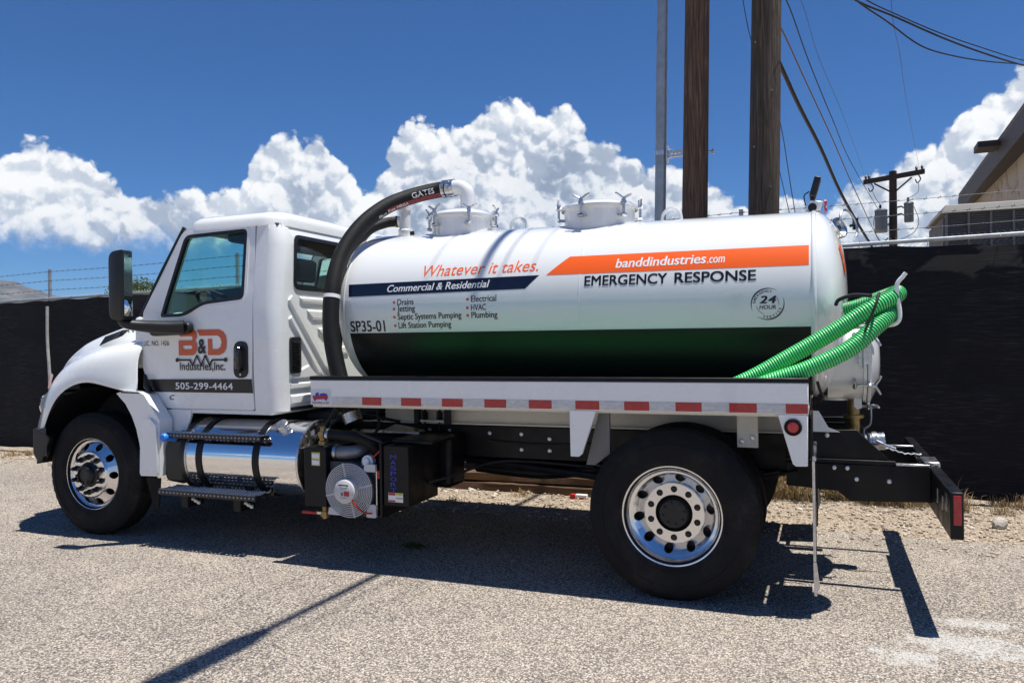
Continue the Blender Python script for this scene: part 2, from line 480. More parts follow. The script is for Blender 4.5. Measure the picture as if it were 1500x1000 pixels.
# ================================================================ GROUND
def ground_mat(name, chips, base, dark, light, scale, bump):
    m = bpy.data.materials.new(name); m.use_nodes = True
    t = m.node_tree; b = NB(t); bs = t.nodes['Principled BSDF']
    vec = b.n('ShaderNodeTexCoord').outputs['Object']
    wn, wc = b.noise(vec, scale * 0.7, 2)
    d1, c1 = b.voro(vec, scale)
    d2, c2 = b.voro(vec, scale * 2.3)
    sepc = b.n('ShaderNodeSeparateColor'); t.links.new(c1, sepc.inputs[0])
    sepd = b.n('ShaderNodeSeparateColor'); t.links.new(c2, sepd.inputs[0])
    chip = b.ramp(sepc.outputs[0], chips)
    chip2 = b.ramp(sepd.outputs[1], chips)
    col = b.mix(b.mapr(sepd.outputs[2], 0.45, 0.55, 0, 1), chip, chip2)
    gaps = b.mapr(d1, 0.38, 0.72, 0, 0.85, True)
    col = b.mix(gaps, col, (*dark, 1))
    n1, _ = b.noise(vec, 0.55, 6, 0.6); n2, _ = b.noise(vec, 3.2, 6, 0.65)
    col = b.mix(b.mapr(n1, 0.35, 0.7, 0.0, 0.22), col, (*base, 1))
    col = b.mix(b.mapr(n2, 0.52, 0.75, 0.0, 0.35), col, (*light, 1))
    col = b.mix(b.mapr(n2, 0.28, 0.42, 0.30, 0.0), col, (*dark, 1))
    n0, _ = b.noise(vec, 0.9, 4, 0.7); col = b.mix(b.mapr(n0, 0.26, 0.44, 0.22, 0.0), col, (*dark, 1))
    nl, _ = b.noise(vec, 0.33, 5, 0.6)
    tone = b.n('ShaderNodeMix', data_type='RGBA', blend_type='MULTIPLY'); tone.inputs[0].default_value = 1.0
    t.links.new(col, tone.inputs[6]); t.links.new(b.ramp(nl, [(0.34, (0.84, 0.84, 0.85)), (0.5, (0.98, 0.98, 0.98)), (0.68, (1.0, 1.0, 0.99))]), tone.inputs[7]); col = tone.outputs[2]
    t.links.new(col, bs.inputs['Base Color']); bs.inputs['Roughness'].default_value = 0.88
    bs.inputs['Specular IOR Level'].default_value = 0.3
    h = b.math('ADD', b.math('MULTIPLY', d1, -1.0), b.math('MULTIPLY', d2, -0.5))
    h = b.math('ADD', h, b.math('MULTIPLY', n2, 1.5))
    bn = b.n('ShaderNodeBump'); bn.inputs['Strength'].default_value = bump; bn.inputs['Distance'].default_value = 0.012
    t.links.new(h, bn.inputs['Height']); t.links.new(bn.outputs[0], bs.inputs['Normal'])
    return m, b, bs, col, vec


ASPH, ab, abs_, acol, avec = ground_mat('weathered_asphalt', [(0.0, (0.035, 0.032, 0.034)), (0.15, (0.10, 0.09, 0.085)), (0.25, (0.46, 0.392, 0.325)), (0.7, (0.62, 0.53, 0.44)), (0.9, (0.73, 0.65, 0.56)), (1.0, (0.85, 0.80, 0.73))],
                             (0.48, 0.41, 0.345), (0.13, 0.114, 0.106), (0.62, 0.52, 0.42), 70, 0.95)
# cracks with tar-dark edges and a splash of old white paint
def at_paint(cx, cy, rx, ry, ns, lo, hi):
    mp = ab.n('ShaderNodeMapping'); ASPH.node_tree.links.new(avec, mp.inputs[0])
    mp.inputs['Location'].default_value = (-cx / rx, -cy / ry, 0); mp.inputs['Scale'].default_value = (1 / rx, 1 / ry, 1)
    ln = ab.n('ShaderNodeVectorMath', operation='LENGTH'); ASPH.node_tree.links.new(mp.outputs[0], ln.inputs[0])
    n_, _ = ab.noise(avec, ns, 8, 0.75)
    e = ab.math('SUBTRACT', ab.math('MULTIPLY', n_, 2.3), ln.outputs['Value'])
    return ab.mapr(e, lo, hi, 0, 0.85, True)
pm = ab.math('MAXIMUM', at_paint(1.60, -0.17, 0.55, 0.34, 9, 0.52, 0.85), at_paint(1.70, 0.20, 0.36, 0.16, 8, 0.52, 0.85))
pm = ab.math('MAXIMUM', pm, at_paint(1.28, -0.42, 0.38, 0.24, 7, 0.62, 0.95))
n3, _ = ab.noise(avec, 70, 2, 0.6)
pm = ab.math('MULTIPLY', pm, ab.mapr(n3, 0.36, 0.52, 0.15, 1))
acol2 = ab.mix(pm, acol, (0.60, 0.58, 0.55, 1))
wn_, wc_ = ab.noise(avec, 1.2, 4, 0.6)
ck = ab.n('ShaderNodeTexVoronoi', feature='DISTANCE_TO_EDGE'); ck.inputs['Scale'].default_value = 0.22
vs_ = ab.n('ShaderNodeVectorMath', operation='SCALE'); ASPH.node_tree.links.new(wc_, vs_.inputs[0]); vs_.inputs['Scale'].default_value = 0.9
ASPH.node_tree.links.new(ab.vmath('ADD', avec, vs_.outputs[0]), ck.inputs['Vector'])
crack = ab.mapr(ck.outputs['Distance'], 0.0005, 0.0022, 0.30, 0.0)
acol3 = ab.mix(crack, acol2, (0.06, 0.055, 0.05, 1))
ASPH.node_tree.links.new(acol3, abs_.inputs['Base Color'])

DIRT = ground_mat('sandy_dirt', [(0.0, (0.22, 0.17, 0.125)), (0.3, (0.40, 0.32, 0.24)), (0.7, (0.54, 0.44, 0.34)), (1.0, (0.68, 0.60, 0.50))],
                  (0.46, 0.37, 0.28), (0.24, 0.185, 0.135), (0.56, 0.46, 0.35), 48, 1.0)[0]

S = 30000
tag(MB().add([(-S, -S, 0), (S, -S, 0), (S, S, 0), (-S, S, 0)], [(0, 1, 2, 3)]).build('ground', DIRT, None, 0), 'sandy ground of the yard reaching to the mountains', kind='structure')


def edge_y(x):
    t = min(1, max(0, (-4.5 - x) / 3.0)); t = t * t * (3 - 2 * t)
    return 2.26 + 0.9 * t + 0.16 * noise.noise((x * 0.7, 3.1, 0)) + 0.10 * noise.noise((x * 2.3, 9.1, 0)) + 0.05 * noise.noise((x * 7, 1.1, 0))


mb = MB(); xs = [-60, -40] + [-25 + 0.12 * i for i in range(320)] + [15, 30]
mb.ringset([[(x, -40, 0.004) for x in xs], [(x, edge_y(x), 0.004) for x in xs]], close=False)
tag(mb.build('asphalt_lot', ASPH, None, 0), 'weathered tan asphalt lot with worn aggregate', kind='structure')

# loose stones and grit on the verge (uncountable)
STONE = bpy.data.materials.new('verge_stone'); STONE.use_nodes = True
_b = NB(STONE.node_tree); _bs = STONE.node_tree.nodes['Principled BSDF']
_v, _c = _b.voro(_b.n('ShaderNodeTexCoord').outputs['Object'], 9)
_s = _b.n('ShaderNodeSeparateColor'); STONE.node_tree.links.new(_c, _s.inputs[0])
STONE.node_tree.links.new(_b.ramp(_s.outputs[0], [(0, (0.20, 0.16, 0.13)), (0.4, (0.42, 0.34, 0.26)), (0.8, (0.56, 0.47, 0.37)), (1, (0.66, 0.60, 0.53))]), _bs.inputs['Base Color'])
_bs.inputs['Roughness'].default_value = 0.9
ICO = [(0, 0, 1), (0.89, 0, 0.45), (0.28, 0.85, 0.45), (-0.72, 0.53, 0.45), (-0.72, -0.53, 0.45), (0.28, -0.85, 0.45), (0.72, 0.53, -0.45), (-0.28, 0.85, -0.45), (-0.89, 0, -0.45), (-0.28, -0.85, -0.45), (0.72, -0.53, -0.45), (0, 0, -1)]
ICF = [(0, 1, 2), (0, 2, 3), (0, 3, 4), (0, 4, 5), (0, 5, 1), (1, 6, 2), (2, 7, 3), (3, 8, 4), (4, 9, 5), (5, 10, 1), (2, 6, 7), (3, 7, 8), (4, 8, 9), (5, 9, 10), (1, 10, 6), (6, 11, 7), (7, 11, 8), (8, 11, 9), (9, 11, 10), (10, 11, 6)]
mb = MB(); rg = random.Random(3)


def stone(mb, x, y, z, s, rg, flat=0.65):
    a = rg.random() * 6.28; ca, sa = math.cos(a), math.sin(a); ex, ey, ez = s * rg.uniform(0.7, 1.4), s * rg.uniform(0.6, 1.0), s * flat * rg.uniform(0.6, 1.1)
    vs = []
    for q in ICO:
        k = rg.uniform(0.75, 1.2); px, py, pz = q[0] * ex * k, q[1] * ey * k, q[2] * ez * k
        vs.append((x + px * ca - py * sa, y + px * sa + py * ca, z + pz))
    mb.add(vs, ICF)


for i in range(11000):
    x = rg.uniform(-12.5, 4.0) if i % 3 else rg.uniform(-3.8, 3.2)
    e = edge_y(x)
    y = e - 0.45 + (4.25 - e) * rg.random() ** 0.8
    s = 0.005 + 0.016 * rg.random() ** 3
    stone(mb, x, y, 0.004 + s * 0.25, s, rg)
for i in range(260):
    x = rg.uniform(-12, 4); y = rg.uniform(edge_y(x), 3.85); s = rg.uniform(0.018, 0.04)
    stone(mb, x, y, s * 0.25, s, rg)
for i in range(260):
    x = rg.uniform(-7, 3); y = rg.uniform(-3.5, edge_y(x)); s = 0.003 + 0.006 * rg.random() ** 2
    stone(mb, x, y, 0.004 + s * 0.4, s, rg)
tag(mb.build('gravel', STONE, None, 0, recalc=False), 'loose tan gravel and grit along the fence', kind='stuff')

ROCKM = mat('verge_rock', (0.42, 0.37, 0.32), 0.9, var=0.3, vscale=14, bump=0.8, bscale=30)
for (x, y, s, lb) in [(2.28, 2.80, 0.085, 'fist sized pale rock on the gravel by the fence behind the bumper')]:
    mb = MB(); stone(mb, x, y, s * 0.42, s, random.Random(5), 0.8)
    o = mb.build('rock', ROCKM, None, 0); sub = o.modifiers.new('s', 'SUBSURF'); sub.levels = sub.render_levels = 1
    tag(o, lb, 'rock')

# dry weeds and grass at the foot of the fence (uncountable)
STRAW = mat('dry_straw', (0.34, 0.24, 0.12), 0.8, var=0.45, vscale=7)
mb = MB(); rg = random.Random(11)
clumps = [(rg.uniform(0.2, 2.0), 3.72 + rg.uniform(-0.28, 0.12), rg.uniform(0.14, 0.34)) for _ in range(44)]
clumps += [(rg.uniform(2.0, 3.6), 3.70 + rg.uniform(-0.3, 0.12), rg.uniform(0.10, 0.24)) for _ in range(26)]
clumps += [(rg.uniform(-12.5, -8.3), 3.66 + rg.uniform(-0.3, 0.15), rg.uniform(0.05, 0.14)) for _ in range(16)]
clumps += [(rg.uniform(-3.2, 0), 2.6 + rg.uniform(-0.3, 0.5), rg.uniform(0.05, 0.12)) for _ in range(7)]
for cx, cy, h in clumps:
    for k in range(85):
        a = rg.random() * 6.28; l = h * rg.uniform(0.4, 1.2); lean = rg.uniform(0.2, 1.6)
        bx, by = cx + rg.gauss(0, 0.055), cy + rg.gauss(0, 0.05); dx, dy = math.cos(a) * l * lean * 0.6, math.sin(a) * l * lean * 0.6
        wd = 0.0022; nx, ny = -math.sin(a) * wd, math.cos(a) * wd
        hz = l / math.sqrt(1 + 0.4 * lean * lean)
        mb.add([(bx - nx, by - ny, 0), (bx + nx, by + ny, 0), (bx + dx * 0.45 + nx, by + dy * 0.45 + ny, hz * 0.7), (bx + dx * 0.45 - nx, by + dy * 0.45 - ny, hz * 0.7), (bx + dx, by + dy, hz * rg.uniform(0.5, 1.0))],
               [(0, 1, 2, 3), (3, 2, 4)])
tag(mb.build('dry_weeds', STRAW, None, 0, recalc=False), 'tufts of dry straw coloured weeds at the fence foot', kind='stuff')
LEAFG = mat('weed_leaf', (0.10, 0.13, 0.035), 0.7, var=0.4, vscale=9)
mb = MB()
for cx, cy, h in [(-9.6, 3.3, 0.16), (-9.35, 3.42, 0.12), (0.75, 3.55, 0.16), (0.5, 3.6, 0.2), (-9.8, 3.5, 0.1), (-2.15, 0.62, 0.05)]:
    for k in range(110):
        a = rg.random() * 6.28; l = h * rg.uniform(0.3, 1.1); bx, by = cx + rg.gauss(0, h * 0.7), cy + rg.gauss(0, h * 0.5); z = rg.uniform(0.01, h * 0.8)
        s = rg.uniform(0.012, 0.03); ux, uy = math.cos(a) * s, math.sin(a) * s
        mb.add([(bx, by, z), (bx + ux - uy * 0.4, by + uy + ux * 0.4, z + s * 0.4), (bx + 2 * ux, by + 2 * uy, z + s * 0.3), (bx + ux + uy * 0.4, by + uy - ux * 0.4, z + s * 0.5)], [(0, 1, 2, 3)])
tag(mb.build('green_weeds', LEAFG, None, 0, recalc=False), 'low green weeds on the verge', kind='stuff')

# ================================================================ TIMBERS AND LITTER
TIE = mat('old_tie_wood', (0.13, 0.075, 0.042), 0.9, var=0.5, vscale=6, bump=0.9, bscale=25, stretch=(0.25, 3, 3))


def tie(x0, x1, y0, y1, z0, z1, lb, seed):
    rings = []; n = 26
    for i in range(n + 1):
        x = x0 + (x1 - x0) * i / n
        f = lambda a, b: 0.012 * noise.noise((x * 2.1 + seed, a * 9, b * 9)) + 0.007 * noise.noise((x * 7 + seed, a * 17, b * 15))
        bv = 0.012
        P = [(y0, z0 + bv), (y0, z1 - bv), (y0 + bv, z1), (y1 - bv, z1), (y1, z1 - bv), (y1, z0 + bv), (y1 - bv, z0), (y0 + bv, z0)]
        rings.append([(x, a + f(a, b), b + (f(b, a) if b > z0 + 0.03 else 0)) for a, b in P])
    return tag(MB().ringset(rings, True, (True, True)).build('timber', TIE, None, 30), lb, 'timber', 'old timbers stacked on the gravel')


tie(-3.12, -0.35, 3.02, 3.22, 0.0, 0.095, 'lower brown weathered timber lying on the gravel behind the truck', 1.3)
tie(-3.06, -0.5, 3.04, 3.23, 0.108, 0.195, 'upper brown weathered timber stacked on another behind the truck', 5.7)
lt = thing('litter_carton', (-1.46, 2.90, 0), 'small crushed red and white carton lying on the gravel before the timbers', 'litter')
MB().box(-1.555, -1.50, 2.87, 2.93, 0.002, 0.05).build('red_end', VRED, lt, 30, 0.006)
o = MB().box(-1.498, -1.375, 2.872, 2.928, 0.003, 0.049).build('printed_panel', VWHITE, lt, 30, 0.005)
MB().box(-1.49, -1.38, 2.8705, 2.8715, 0.006, 0.018).build('red_stripe', VRED, lt, 0)

# ================================================================ FENCE
FY = 3.87
zr = lambda x: 2.56 + 0.0148 * x
SCREEN = bpy.data.materials.new('black_privacy_fabric'); SCREEN.use_nodes = True
_b = NB(SCREEN.node_tree); _t = SCREEN.node_tree; _bs = _t.nodes['Principled BSDF']
_v = _b.n('ShaderNodeTexCoord').outputs['Object']
_mp = _b.n('ShaderNodeMapping'); _t.links.new(_v, _mp.inputs[0]); _mp.inputs['Scale'].default_value = (1.2, 1, 28)
_f, _ = _b.noise(_mp.outputs[0], 4, 5, 0.7)
_g, _ = _b.noise(_v, 1.3, 4, 0.6)
_k = _b.math('MULTIPLY', _b.mapr(_f, 0.50, 0.78, 0, 1), _b.mapr(_g, 0.38, 0.62, 0.06, 1))
_t.links.new(_b.mix(_k, (0.0075, 0.0080, 0.011, 1), (0.075, 0.076, 0.082, 1)), _bs.inputs['Base Color'])
_bs.inputs['Roughness'].default_value = 0.75; _bs.inputs['Specular IOR Level'].default_value = 0.25
_wv = _b.n('ShaderNodeTexWave', wave_type='BANDS', bands_direction='Z'); _t.links.new(_v, _wv.inputs['Vector']); _wv.inputs['Scale'].default_value = 80; _wv.inputs['Distortion'].default_value = 1.5
_bn = _b.n('ShaderNodeBump'); _bn.inputs['Strength'].default_value = 0.4; _bn.inputs['Distance'].default_value = 0.004
_t.links.new(_wv.outputs[1], _bn.inputs['Height']); _t.links.new(_bn.outputs[0], _bs.inputs['Normal'])

fence = thing('fence', (-4, FY, 0), 'tall chain link fence covered in black privacy fabric with barbed wire above', 'fence')
FX0, FX1 = -24.0, 9.0
nx, nz = 240, 26
def scr(x, k):
    top = zr(x) - 0.03 - (0.075 * min(1, max(0, (x - 1.2) / 1.5))) + 0.008 * math.sin(x * 9.3) + 0.006 * noise.noise((x * 3, 0, 2))
    bot = 0.05 + 0.035 * noise.noise((x * 1.7, 0.3, 0)) + (0.06 if 0.9 < x < 1.9 else 0)
    z = bot + (top - bot) * k
    return (x, FY - 0.05 + 0.026 * noise.noise((x * 1.1, z * 2.2, 4)) + 0.010 * noise.noise((x * 4, z * 5, 1)) + 0.006 * noise.noise((x * 1.5, z * 14, 3)), z)
xs = [FX0 + (FX1 - FX0) * i / nx for i in range(nx + 1)]
fr = [[scr(x, k / nz) for x in xs] for k in range(nz + 1)]
bk = [[(q[0], q[1] + 0.003, q[2]) for q in r] for r in fr]
mb = MB(); mb.ringset(fr, False); mb.ringset([r[::-1] for r in bk], False)
mb.build('privacy_screen', SCREEN, fence, 60, recalc=False)
mb = MB(); mb.tube([(x, FY, zr(x)) for x in (FX0, -10, 0, FX1)], 0.021, 10); mb.build('top_rail', GALV, fence)
posts = [-20.6, -17.2, -13.8, -10.43, -6.72, -3.3, 0.1, 3.55, 7.0]
for x in posts:
    mb = MB(); mb.cyl((x, FY + 0.045, -0.2), (x, FY + 0.045, zr(x) + 0.03), 0.03, seg=14); mb.box(x - 0.022, x + 0.022, FY + 0.03, FY + 0.06, zr(x) + 0.03, zr(x) + 0.47)
    mb.build('post', GALV, fence)
for j, dz in enumerate((0.435, 0.29, 0.145)):
    mb = MB(); pts = []
    n = 140
    for i in range(n + 1):
        x = FX0 + (FX1 - FX0) * i / n; u = (x - posts[3]) / 3.5
        sag = -0.018 * math.sin(math.pi * (u % 1.0))
        pts.append((x, FY + 0.03, zr(x) + dz + sag))
    mb.tube(pts, 0.0028, 5)
    x = -13.0
    while x < 4.5:
        i = (x - FX0) / (FX1 - FX0) * n; q = pts[int(i)]; q2 = pts[int(i) + 1]; z = q[2] + (q2[2] - q[2]) * (i % 1)
        mb.tube([(x - 0.014, FY + 0.03, z - 0.012), (x, FY + 0.03, z), (x + 0.012, FY + 0.026, z + 0.016)], 0.0022, 4)
        mb.tube([(x - 0.020, FY + 0.03, z), (x + 0.020, FY + 0.03, z)], 0.0045, 5)
        x += 0.125
    mb.build('barbed_wire', STEELW, fence)
mb = MB(); pitch = 0.055
def link_wires(x0, x1, zb, zt):
    x = x0; k = 0
    while x < x1:
        n = max(2, int((zt(x) - zb(x)) / pitch) + 1); pts = []
        for i in range(n + 1):
            pts.append((x + (pitch * 0.5 if (i + 0) % 2 else -pitch * 0.5) * 1.0, FY + (0.004 if i % 2 else -0.004), zt(x) - i * pitch))
        mb.tube(pts, 0.0018, 4); x += pitch; k += 1
link_wires(-13.5, 4.2, lambda x: zr(x) - 0.16, lambda x: zr(x) + 0.045)
link_wires(0.6, 2.4, lambda x: 0.02, lambda x: 0.22)
o = mb.build('chain_link', GALV, fence, recalc=False); o['kind'] = 'stuff'
mb = MB()
x = -13.0
while x < 4:
    z = zr(x) - 0.03; mb.tube([(x, FY - 0.052, z - 0.03), (x, FY - 0.055, z + 0.01), (x + 0.01, FY, z + 0.055), (x + 0.01, FY + 0.03, z + 0.02)], 0.003, 5); x += 0.62
o = mb.build('cable_ties', VBLACK, fence); o['kind'] = 'stuff'

PIPEW = mat('chalky_pipe', (0.46, 0.45, 0.43), 0.6, 0.2, var=0.2, vscale=8)
mb = MB(); mb.tube(spline([(-10.24, 3.72, 2.28), (-10.22, 3.70, 1.75), (-10.17, 3.69, 1.2), (-10.17, 3.69, 0.6), (-10.15, 3.68, 0.0)], 6), 0.022, 10)
tag(mb.build('thin_pipe', PIPEW), 'thin pale bent pipe leaning upright against the black fence', 'pipe')

# ================================================================ POLES
WOOD = bpy.data.materials.new('creosote_pole_wood'); WOOD.use_nodes = True
def wood_nodes(M, a, b_, c):
    t = M.node_tree; b = NB(t); bs = t.nodes['Principled BSDF']
    v = b.n('ShaderNodeTexCoord').outputs['Object']
    mp = b.n('ShaderNodeMapping'); t.links.new(v, mp.inputs[0]); mp.inputs['Scale'].default_value = (26, 26, 1.1)
    f, _ = b.noise(mp.outputs[0], 1.6, 6, 0.65, 0.6)
    mp2 = b.n('ShaderNodeMapping'); t.links.new(v, mp2.inputs[0]); mp2.inputs['Scale'].default_value = (60, 60, 1.4)
    g, _ = b.noise(mp2.outputs[0], 1.5, 3, 0.6)
    k, _ = b.noise(v, 2.0, 4, 0.6)
    col = b.ramp(f, [(0.28, a), (0.52, b_), (0.74, c)])
    col = b.mix(b.mapr(g, 0.55, 0.66, 0, 0.8), col, (0.010, 0.007, 0.005, 1))
    col = b.mix(b.mapr(k, 0.45, 0.7, 0, 0.35), col, (*a, 1))
    t.links.new(col, bs.inputs['Base Color']); bs.inputs['Roughness'].default_value = 0.85
    bn = b.n('ShaderNodeBump'); bn.inputs['Strength'].default_value = 1.0; bn.inputs['Distance'].default_value = 0.03
    t.links.new(b.math('SUBTRACT', f, b.math('MULTIPLY', g, 0.7)), bn.inputs['Height']); t.links.new(bn.outputs[0], bs.inputs['Normal'])
wood_nodes(WOOD, (0.050, 0.030, 0.020), (0.155, 0.094, 0.060), (0.34, 0.22, 0.145))
WOOD2 = bpy.data.materials.new('grey_pole_wood'); WOOD2.use_nodes = True
wood_nodes(WOOD2, (0.034, 0.026, 0.020), (0.10, 0.076, 0.057), (0.22, 0.17, 0.13))
LX = 0.026


def pole(mb, x, y, r0, r1, h, seg=40, seed=0):
    rings = []
    n = 40
    for i in range(n + 1):
        z = -0.5 + (h + 0.5) * i / n; r = r0 + (r1 - r0) * i / n
        ring = []
        for k in range(seg):
            t = 2 * math.pi * k / seg
            rr = r * (1 + 0.03 * noise.noise((math.cos(t) * 6 + seed, math.sin(t) * 6, z * 0.35)) + 0.018 * noise.noise((math.cos(t) * 18 + seed, math.sin(t) * 18, z * 0.6)))
            ring.append((x + LX * z + rr * math.cos(t), y + rr * math.sin(t), z))
        rings.append(ring)
    mb.ringset(rings, True, (True, True))


p1 = thing('utility_pole', (-0.53, 4.3, 0), 'reddish brown wooden utility pole beside the grey steel pole, behind the tank', 'utility pole', 'wooden poles behind the fence')
mb = MB(); pole(mb, -0.53, 4.3, 0.158, 0.125, 9.2, seed=2); mb.build('pole_shaft', WOOD, p1, 40)
mb = MB(); mb.cyl((-0.53 + LX * 3.78 + 0.12, 4.3, 3.78), (-0.53 + LX * 3.78 + 0.22, 4.3, 3.78), 0.012); mb.cyl((-0.53 + LX * 3.78 + 0.185, 4.3, 3.78), (-0.53 + LX * 3.78 + 0.205, 4.3, 3.78), 0.03, seg=6); mb.build('through_bolt', ZINC, p1)
p2 = thing('utility_pole', (0.23, 4.3, 0), 'dark weathered wooden utility pole carrying the thick black drop cable', 'utility pole', 'wooden poles behind the fence')
mb = MB(); pole(mb, 0.23, 4.3, 0.178, 0.145, 9.2, seed=9); mb.build('pole_shaft', WOOD2, p2, 40)
mb = MB(); mb.box(-0.75, 1.7, 4.08, 4.18, 7.93, 8.05); mb.build('crossarm', WOOD2, p2, 30, 0.008)
mb = MB(); mb.tube(spline([(0.17, 4.12, 5.62), (0.20, 4.10, 5.52), (0.24, 4.11, 5.40)], 5), [0.03] * 10 + [0.02], 8); mb.box(0.10, 0.26, 4.05, 4.15, 5.42, 5.70); mb.build('cable_box', BLKPLAST, p2, 30, 0.02)
mb = MB(); mb.tube([(0.23 + LX * 2 - 0.155, 4.2, 1.0), (0.23 + LX * 9 - 0.13, 4.21, 9.0)], 0.008, 6); mb.build('ground_wire', STEELW, p2)
for k, z in enumerate((3.3, 3.75, 4.35, 4.9)):
    mb = MB(); mb.cyl((0.23 + LX * z + (-0.1 if k % 2 else 0.08), 4.14, z), (0.23 + LX * z + (-0.1 if k % 2 else 0.08), 4.17, z), 0.009, seg=6); mb.build('nail', GALV, p2)

gp = thing('steel_pole', (-0.93, 4.28, 0), 'smooth grey galvanised steel pole strapped to the brown wooden pole', 'steel pole')
mb = MB(); mb.cyl((-0.93, 4.28, -0.3), (-0.93 + LX * 8.2, 4.28, 8.2), 0.066, 0.062, 24); mb.build('pole_shaft', GALV, gp, 50)
cx = -0.93 + LX * 3.8
mb = MB(); mb.lathe([(0.066, -0.025), (0.071, -0.025), (0.071, 0.025), (0.066, 0.025)], (cx, 4.28, 3.81), 'z', 24); mb.build('strap', ZINC, gp)
mb = MB(); mb.box(cx + 0.07, cx + 0.09, 4.22, 4.34, 3.70, 3.90); mb.build('clamp_plate', ZINC, gp, 30, 0.004)
mb = MB(); mb.box(cx + 0.09, cx + 0.29, 4.26, 4.30, 3.80, 3.835); mb.box(cx + 0.09, cx + 0.29, 4.26, 4.30, 3.755, 3.785)
for k in range(5): mb.box(cx + 0.10 + 0.045 * k, cx + 0.115 + 0.045 * k, 4.262, 4.298, 3.785, 3.80)
mb.prism([(cx + 0.25, 3.80), (cx + 0.32, 3.80), (cx + 0.32, 3.62), (cx + 0.295, 3.62)], 4.262, 4.298)
mb.build('standoff_bracket', ZINC, gp, 30)

# pole on the street side that the overhead cables run to (out of the frame, behind the viewer)
p3 = thing('utility_pole', (-0.9, -11.5, 0), 'wooden utility pole across the lot holding the far ends of the overhead cables', 'utility pole')
mb = MB(); pole(mb, -0.9, -11.5, 0.16, 0.13, 9.0, seed=4); mb.build('pole_shaft', WOOD2, p3, 40)
mb = MB(); mb.box(-1.6, 0.9, -11.36, -11.26, 7.93, 8.05); mb.build('crossarm', WOOD2, p3, 30, 0.008)


def overhead(xa, xb, r, lb, z=8.08, sagk=0.25):
    pts = []
    for i in range(25):
        t = i / 24; pts.append((xa + (xb - xa) * t, 4.13 + (-11.31 - 4.13) * t, z - sagk * 4 * t * (1 - t)))
    mb = MB(); mb.tube(pts, r, 8)
    return tag(mb.build('overhead_cable', CABLE), lb, 'cable', 'cables crossing high over the lot'), pts


o, pts = overhead(-0.01, -0.66, 0.036, 'thick black cable bundle crossing overhead whose shadow falls across tank and lot', 8.09, 0.15)
mb = MB(); a, b = Vector(pts[8]), Vector(pts[10]); mb.tube([a + (b - a) * t for t in (-0.1, 0.05, 0.95, 1.0)], [0.045, 0.095, 0.095, 0.05], 12)
tag(mb.build('splice_case', CABLE), 'black cylindrical splice case hung on the thick overhead cable', 'splice case')
overhead(0.15, -0.50, 0.007, 'medium black cable running overhead beside the thick bundle', 8.06, 0.12)
overhead(0.40, -0.28, 0.004, 'thin black cable overhead, outermost on the rear side', 8.06, 0.12)
overhead(-0.45, -1.2, 0.004, 'thin black cable overhead, outermost on the cab side', 8.06, 0.12)

# wires running back from the dark pole
def wire(name, pts, r, lb, m=CABLE, cat='cable', group='wires strung behind the fence'):
    mb = MB(); mb.tube(spline(pts, 7), r, 6)
    return tag(mb.build(name, m), lb, cat, group)


wire('drop_cable', [(0.40, 4.32, 4.86), (0.48, 4.50, 4.77), (0.66, 5.85, 4.62), (0.92, 7.65, 4.44), (1.28, 10.18, 4.10), (1.91, 14.00, 3.67), (2.6, 18.0, 3.3), (4.6, 20.0, 3.2)], 0.026, 'thick black drop cable slanting down from the dark wooden pole')
TAN = mat('tan_cable', (0.16, 0.11, 0.08), 0.6)
wire('guy_wire', [(0.38, 4.4, 5.2), (0.50, 4.50, 5.16), (0.74, 6.40, 5.08), (1.11, 9.28, 4.93), (1.66, 14.12, 4.79), (2.82, 24.00, 4.61), (3.15, 24.9, 4.6)], 0.010, 'thin tan cable slanting beside the thick drop cable', TAN)
wire('power_line', [(0.42, 4.35, 5.5), (0.57, 4.50, 5.45), (0.78, 6.40, 5.35), (1.11, 9.28, 5.27), (1.60, 14.12, 5.40), (2.98, 24.00, 5.36), (3.15, 24.9, 5.38)], 0.008, 'twisted dark wire from the dark pole to the far transformer pole')
wire('power_line', [(0.5, 4.13, 5.50), (0.72, 4.50, 5.43), (0.91, 7.27, 5.66), (1.41, 12.36, 5.95), (2.37, 24.85, 7.12)], 0.0035, 'hair thin wire reaching the left end of the far crossarm', STEELW)
wire('power_line', [(1.55, 4.13, 8.06), (1.75, 6.00, 5.95), (2.10, 8.91, 6.09), (2.68, 13.95, 6.52), (4.05, 24.85, 7.20)], 0.0035, 'hair thin wire reaching the right end of the far crossarm', STEELW)
wire('service_wire', [(0.35, 4.16, 7.2), (0.72, 4.32, 6.25), (1.02, 4.52, 5.68), (1.28, 4.80, 5.46), (1.77, 5.70, 5.52), (2.42, 6.79, 5.55), (3.11, 8.13, 5.70), (3.96, 9.81, 5.94), (5.05, 12.00, 6.34)], 0.013, 'middle black service wire running to the stucco building roof')
wire('service_wire', [(0.35, 4.16, 7.1), (0.72, 4.32, 6.3), (1.05, 4.55, 5.72), (1.29, 4.80, 5.46), (1.68, 5.54, 5.41), (2.13, 6.40, 5.35), (2.66, 7.42, 5.48), (3.28, 8.65, 5.72), (4.03, 10.14, 6.05), (5.05, 12.00, 6.40)], 0.010, 'sagging lowest black service wire running to the stucco building roof')
wire('service_wire', [(0.35, 4.16, 7.3), (0.76, 4.32, 6.2), (1.10, 4.52, 5.64), (1.38, 4.80, 5.45), (1.84, 5.70, 5.51), (2.42, 6.79, 5.60), (3.11, 8.13, 5.77), (3.96, 9.81, 6.02), (5.05, 12.00, 6.46)], 0.008, 'uppermost thin black service wire running to the stucco building roof')
wire('stay_wire', [(0.05, 4.4, 5.9), (0.18, 4.60, 5.08), (0.46, 4.60, 4.22 - 0.0), (0.63, 4.60, 3.07), (1.08, 4.6, 0.0)], 0.0055, 'thin dark stay wire passing behind the dark wooden pole', STEELW)
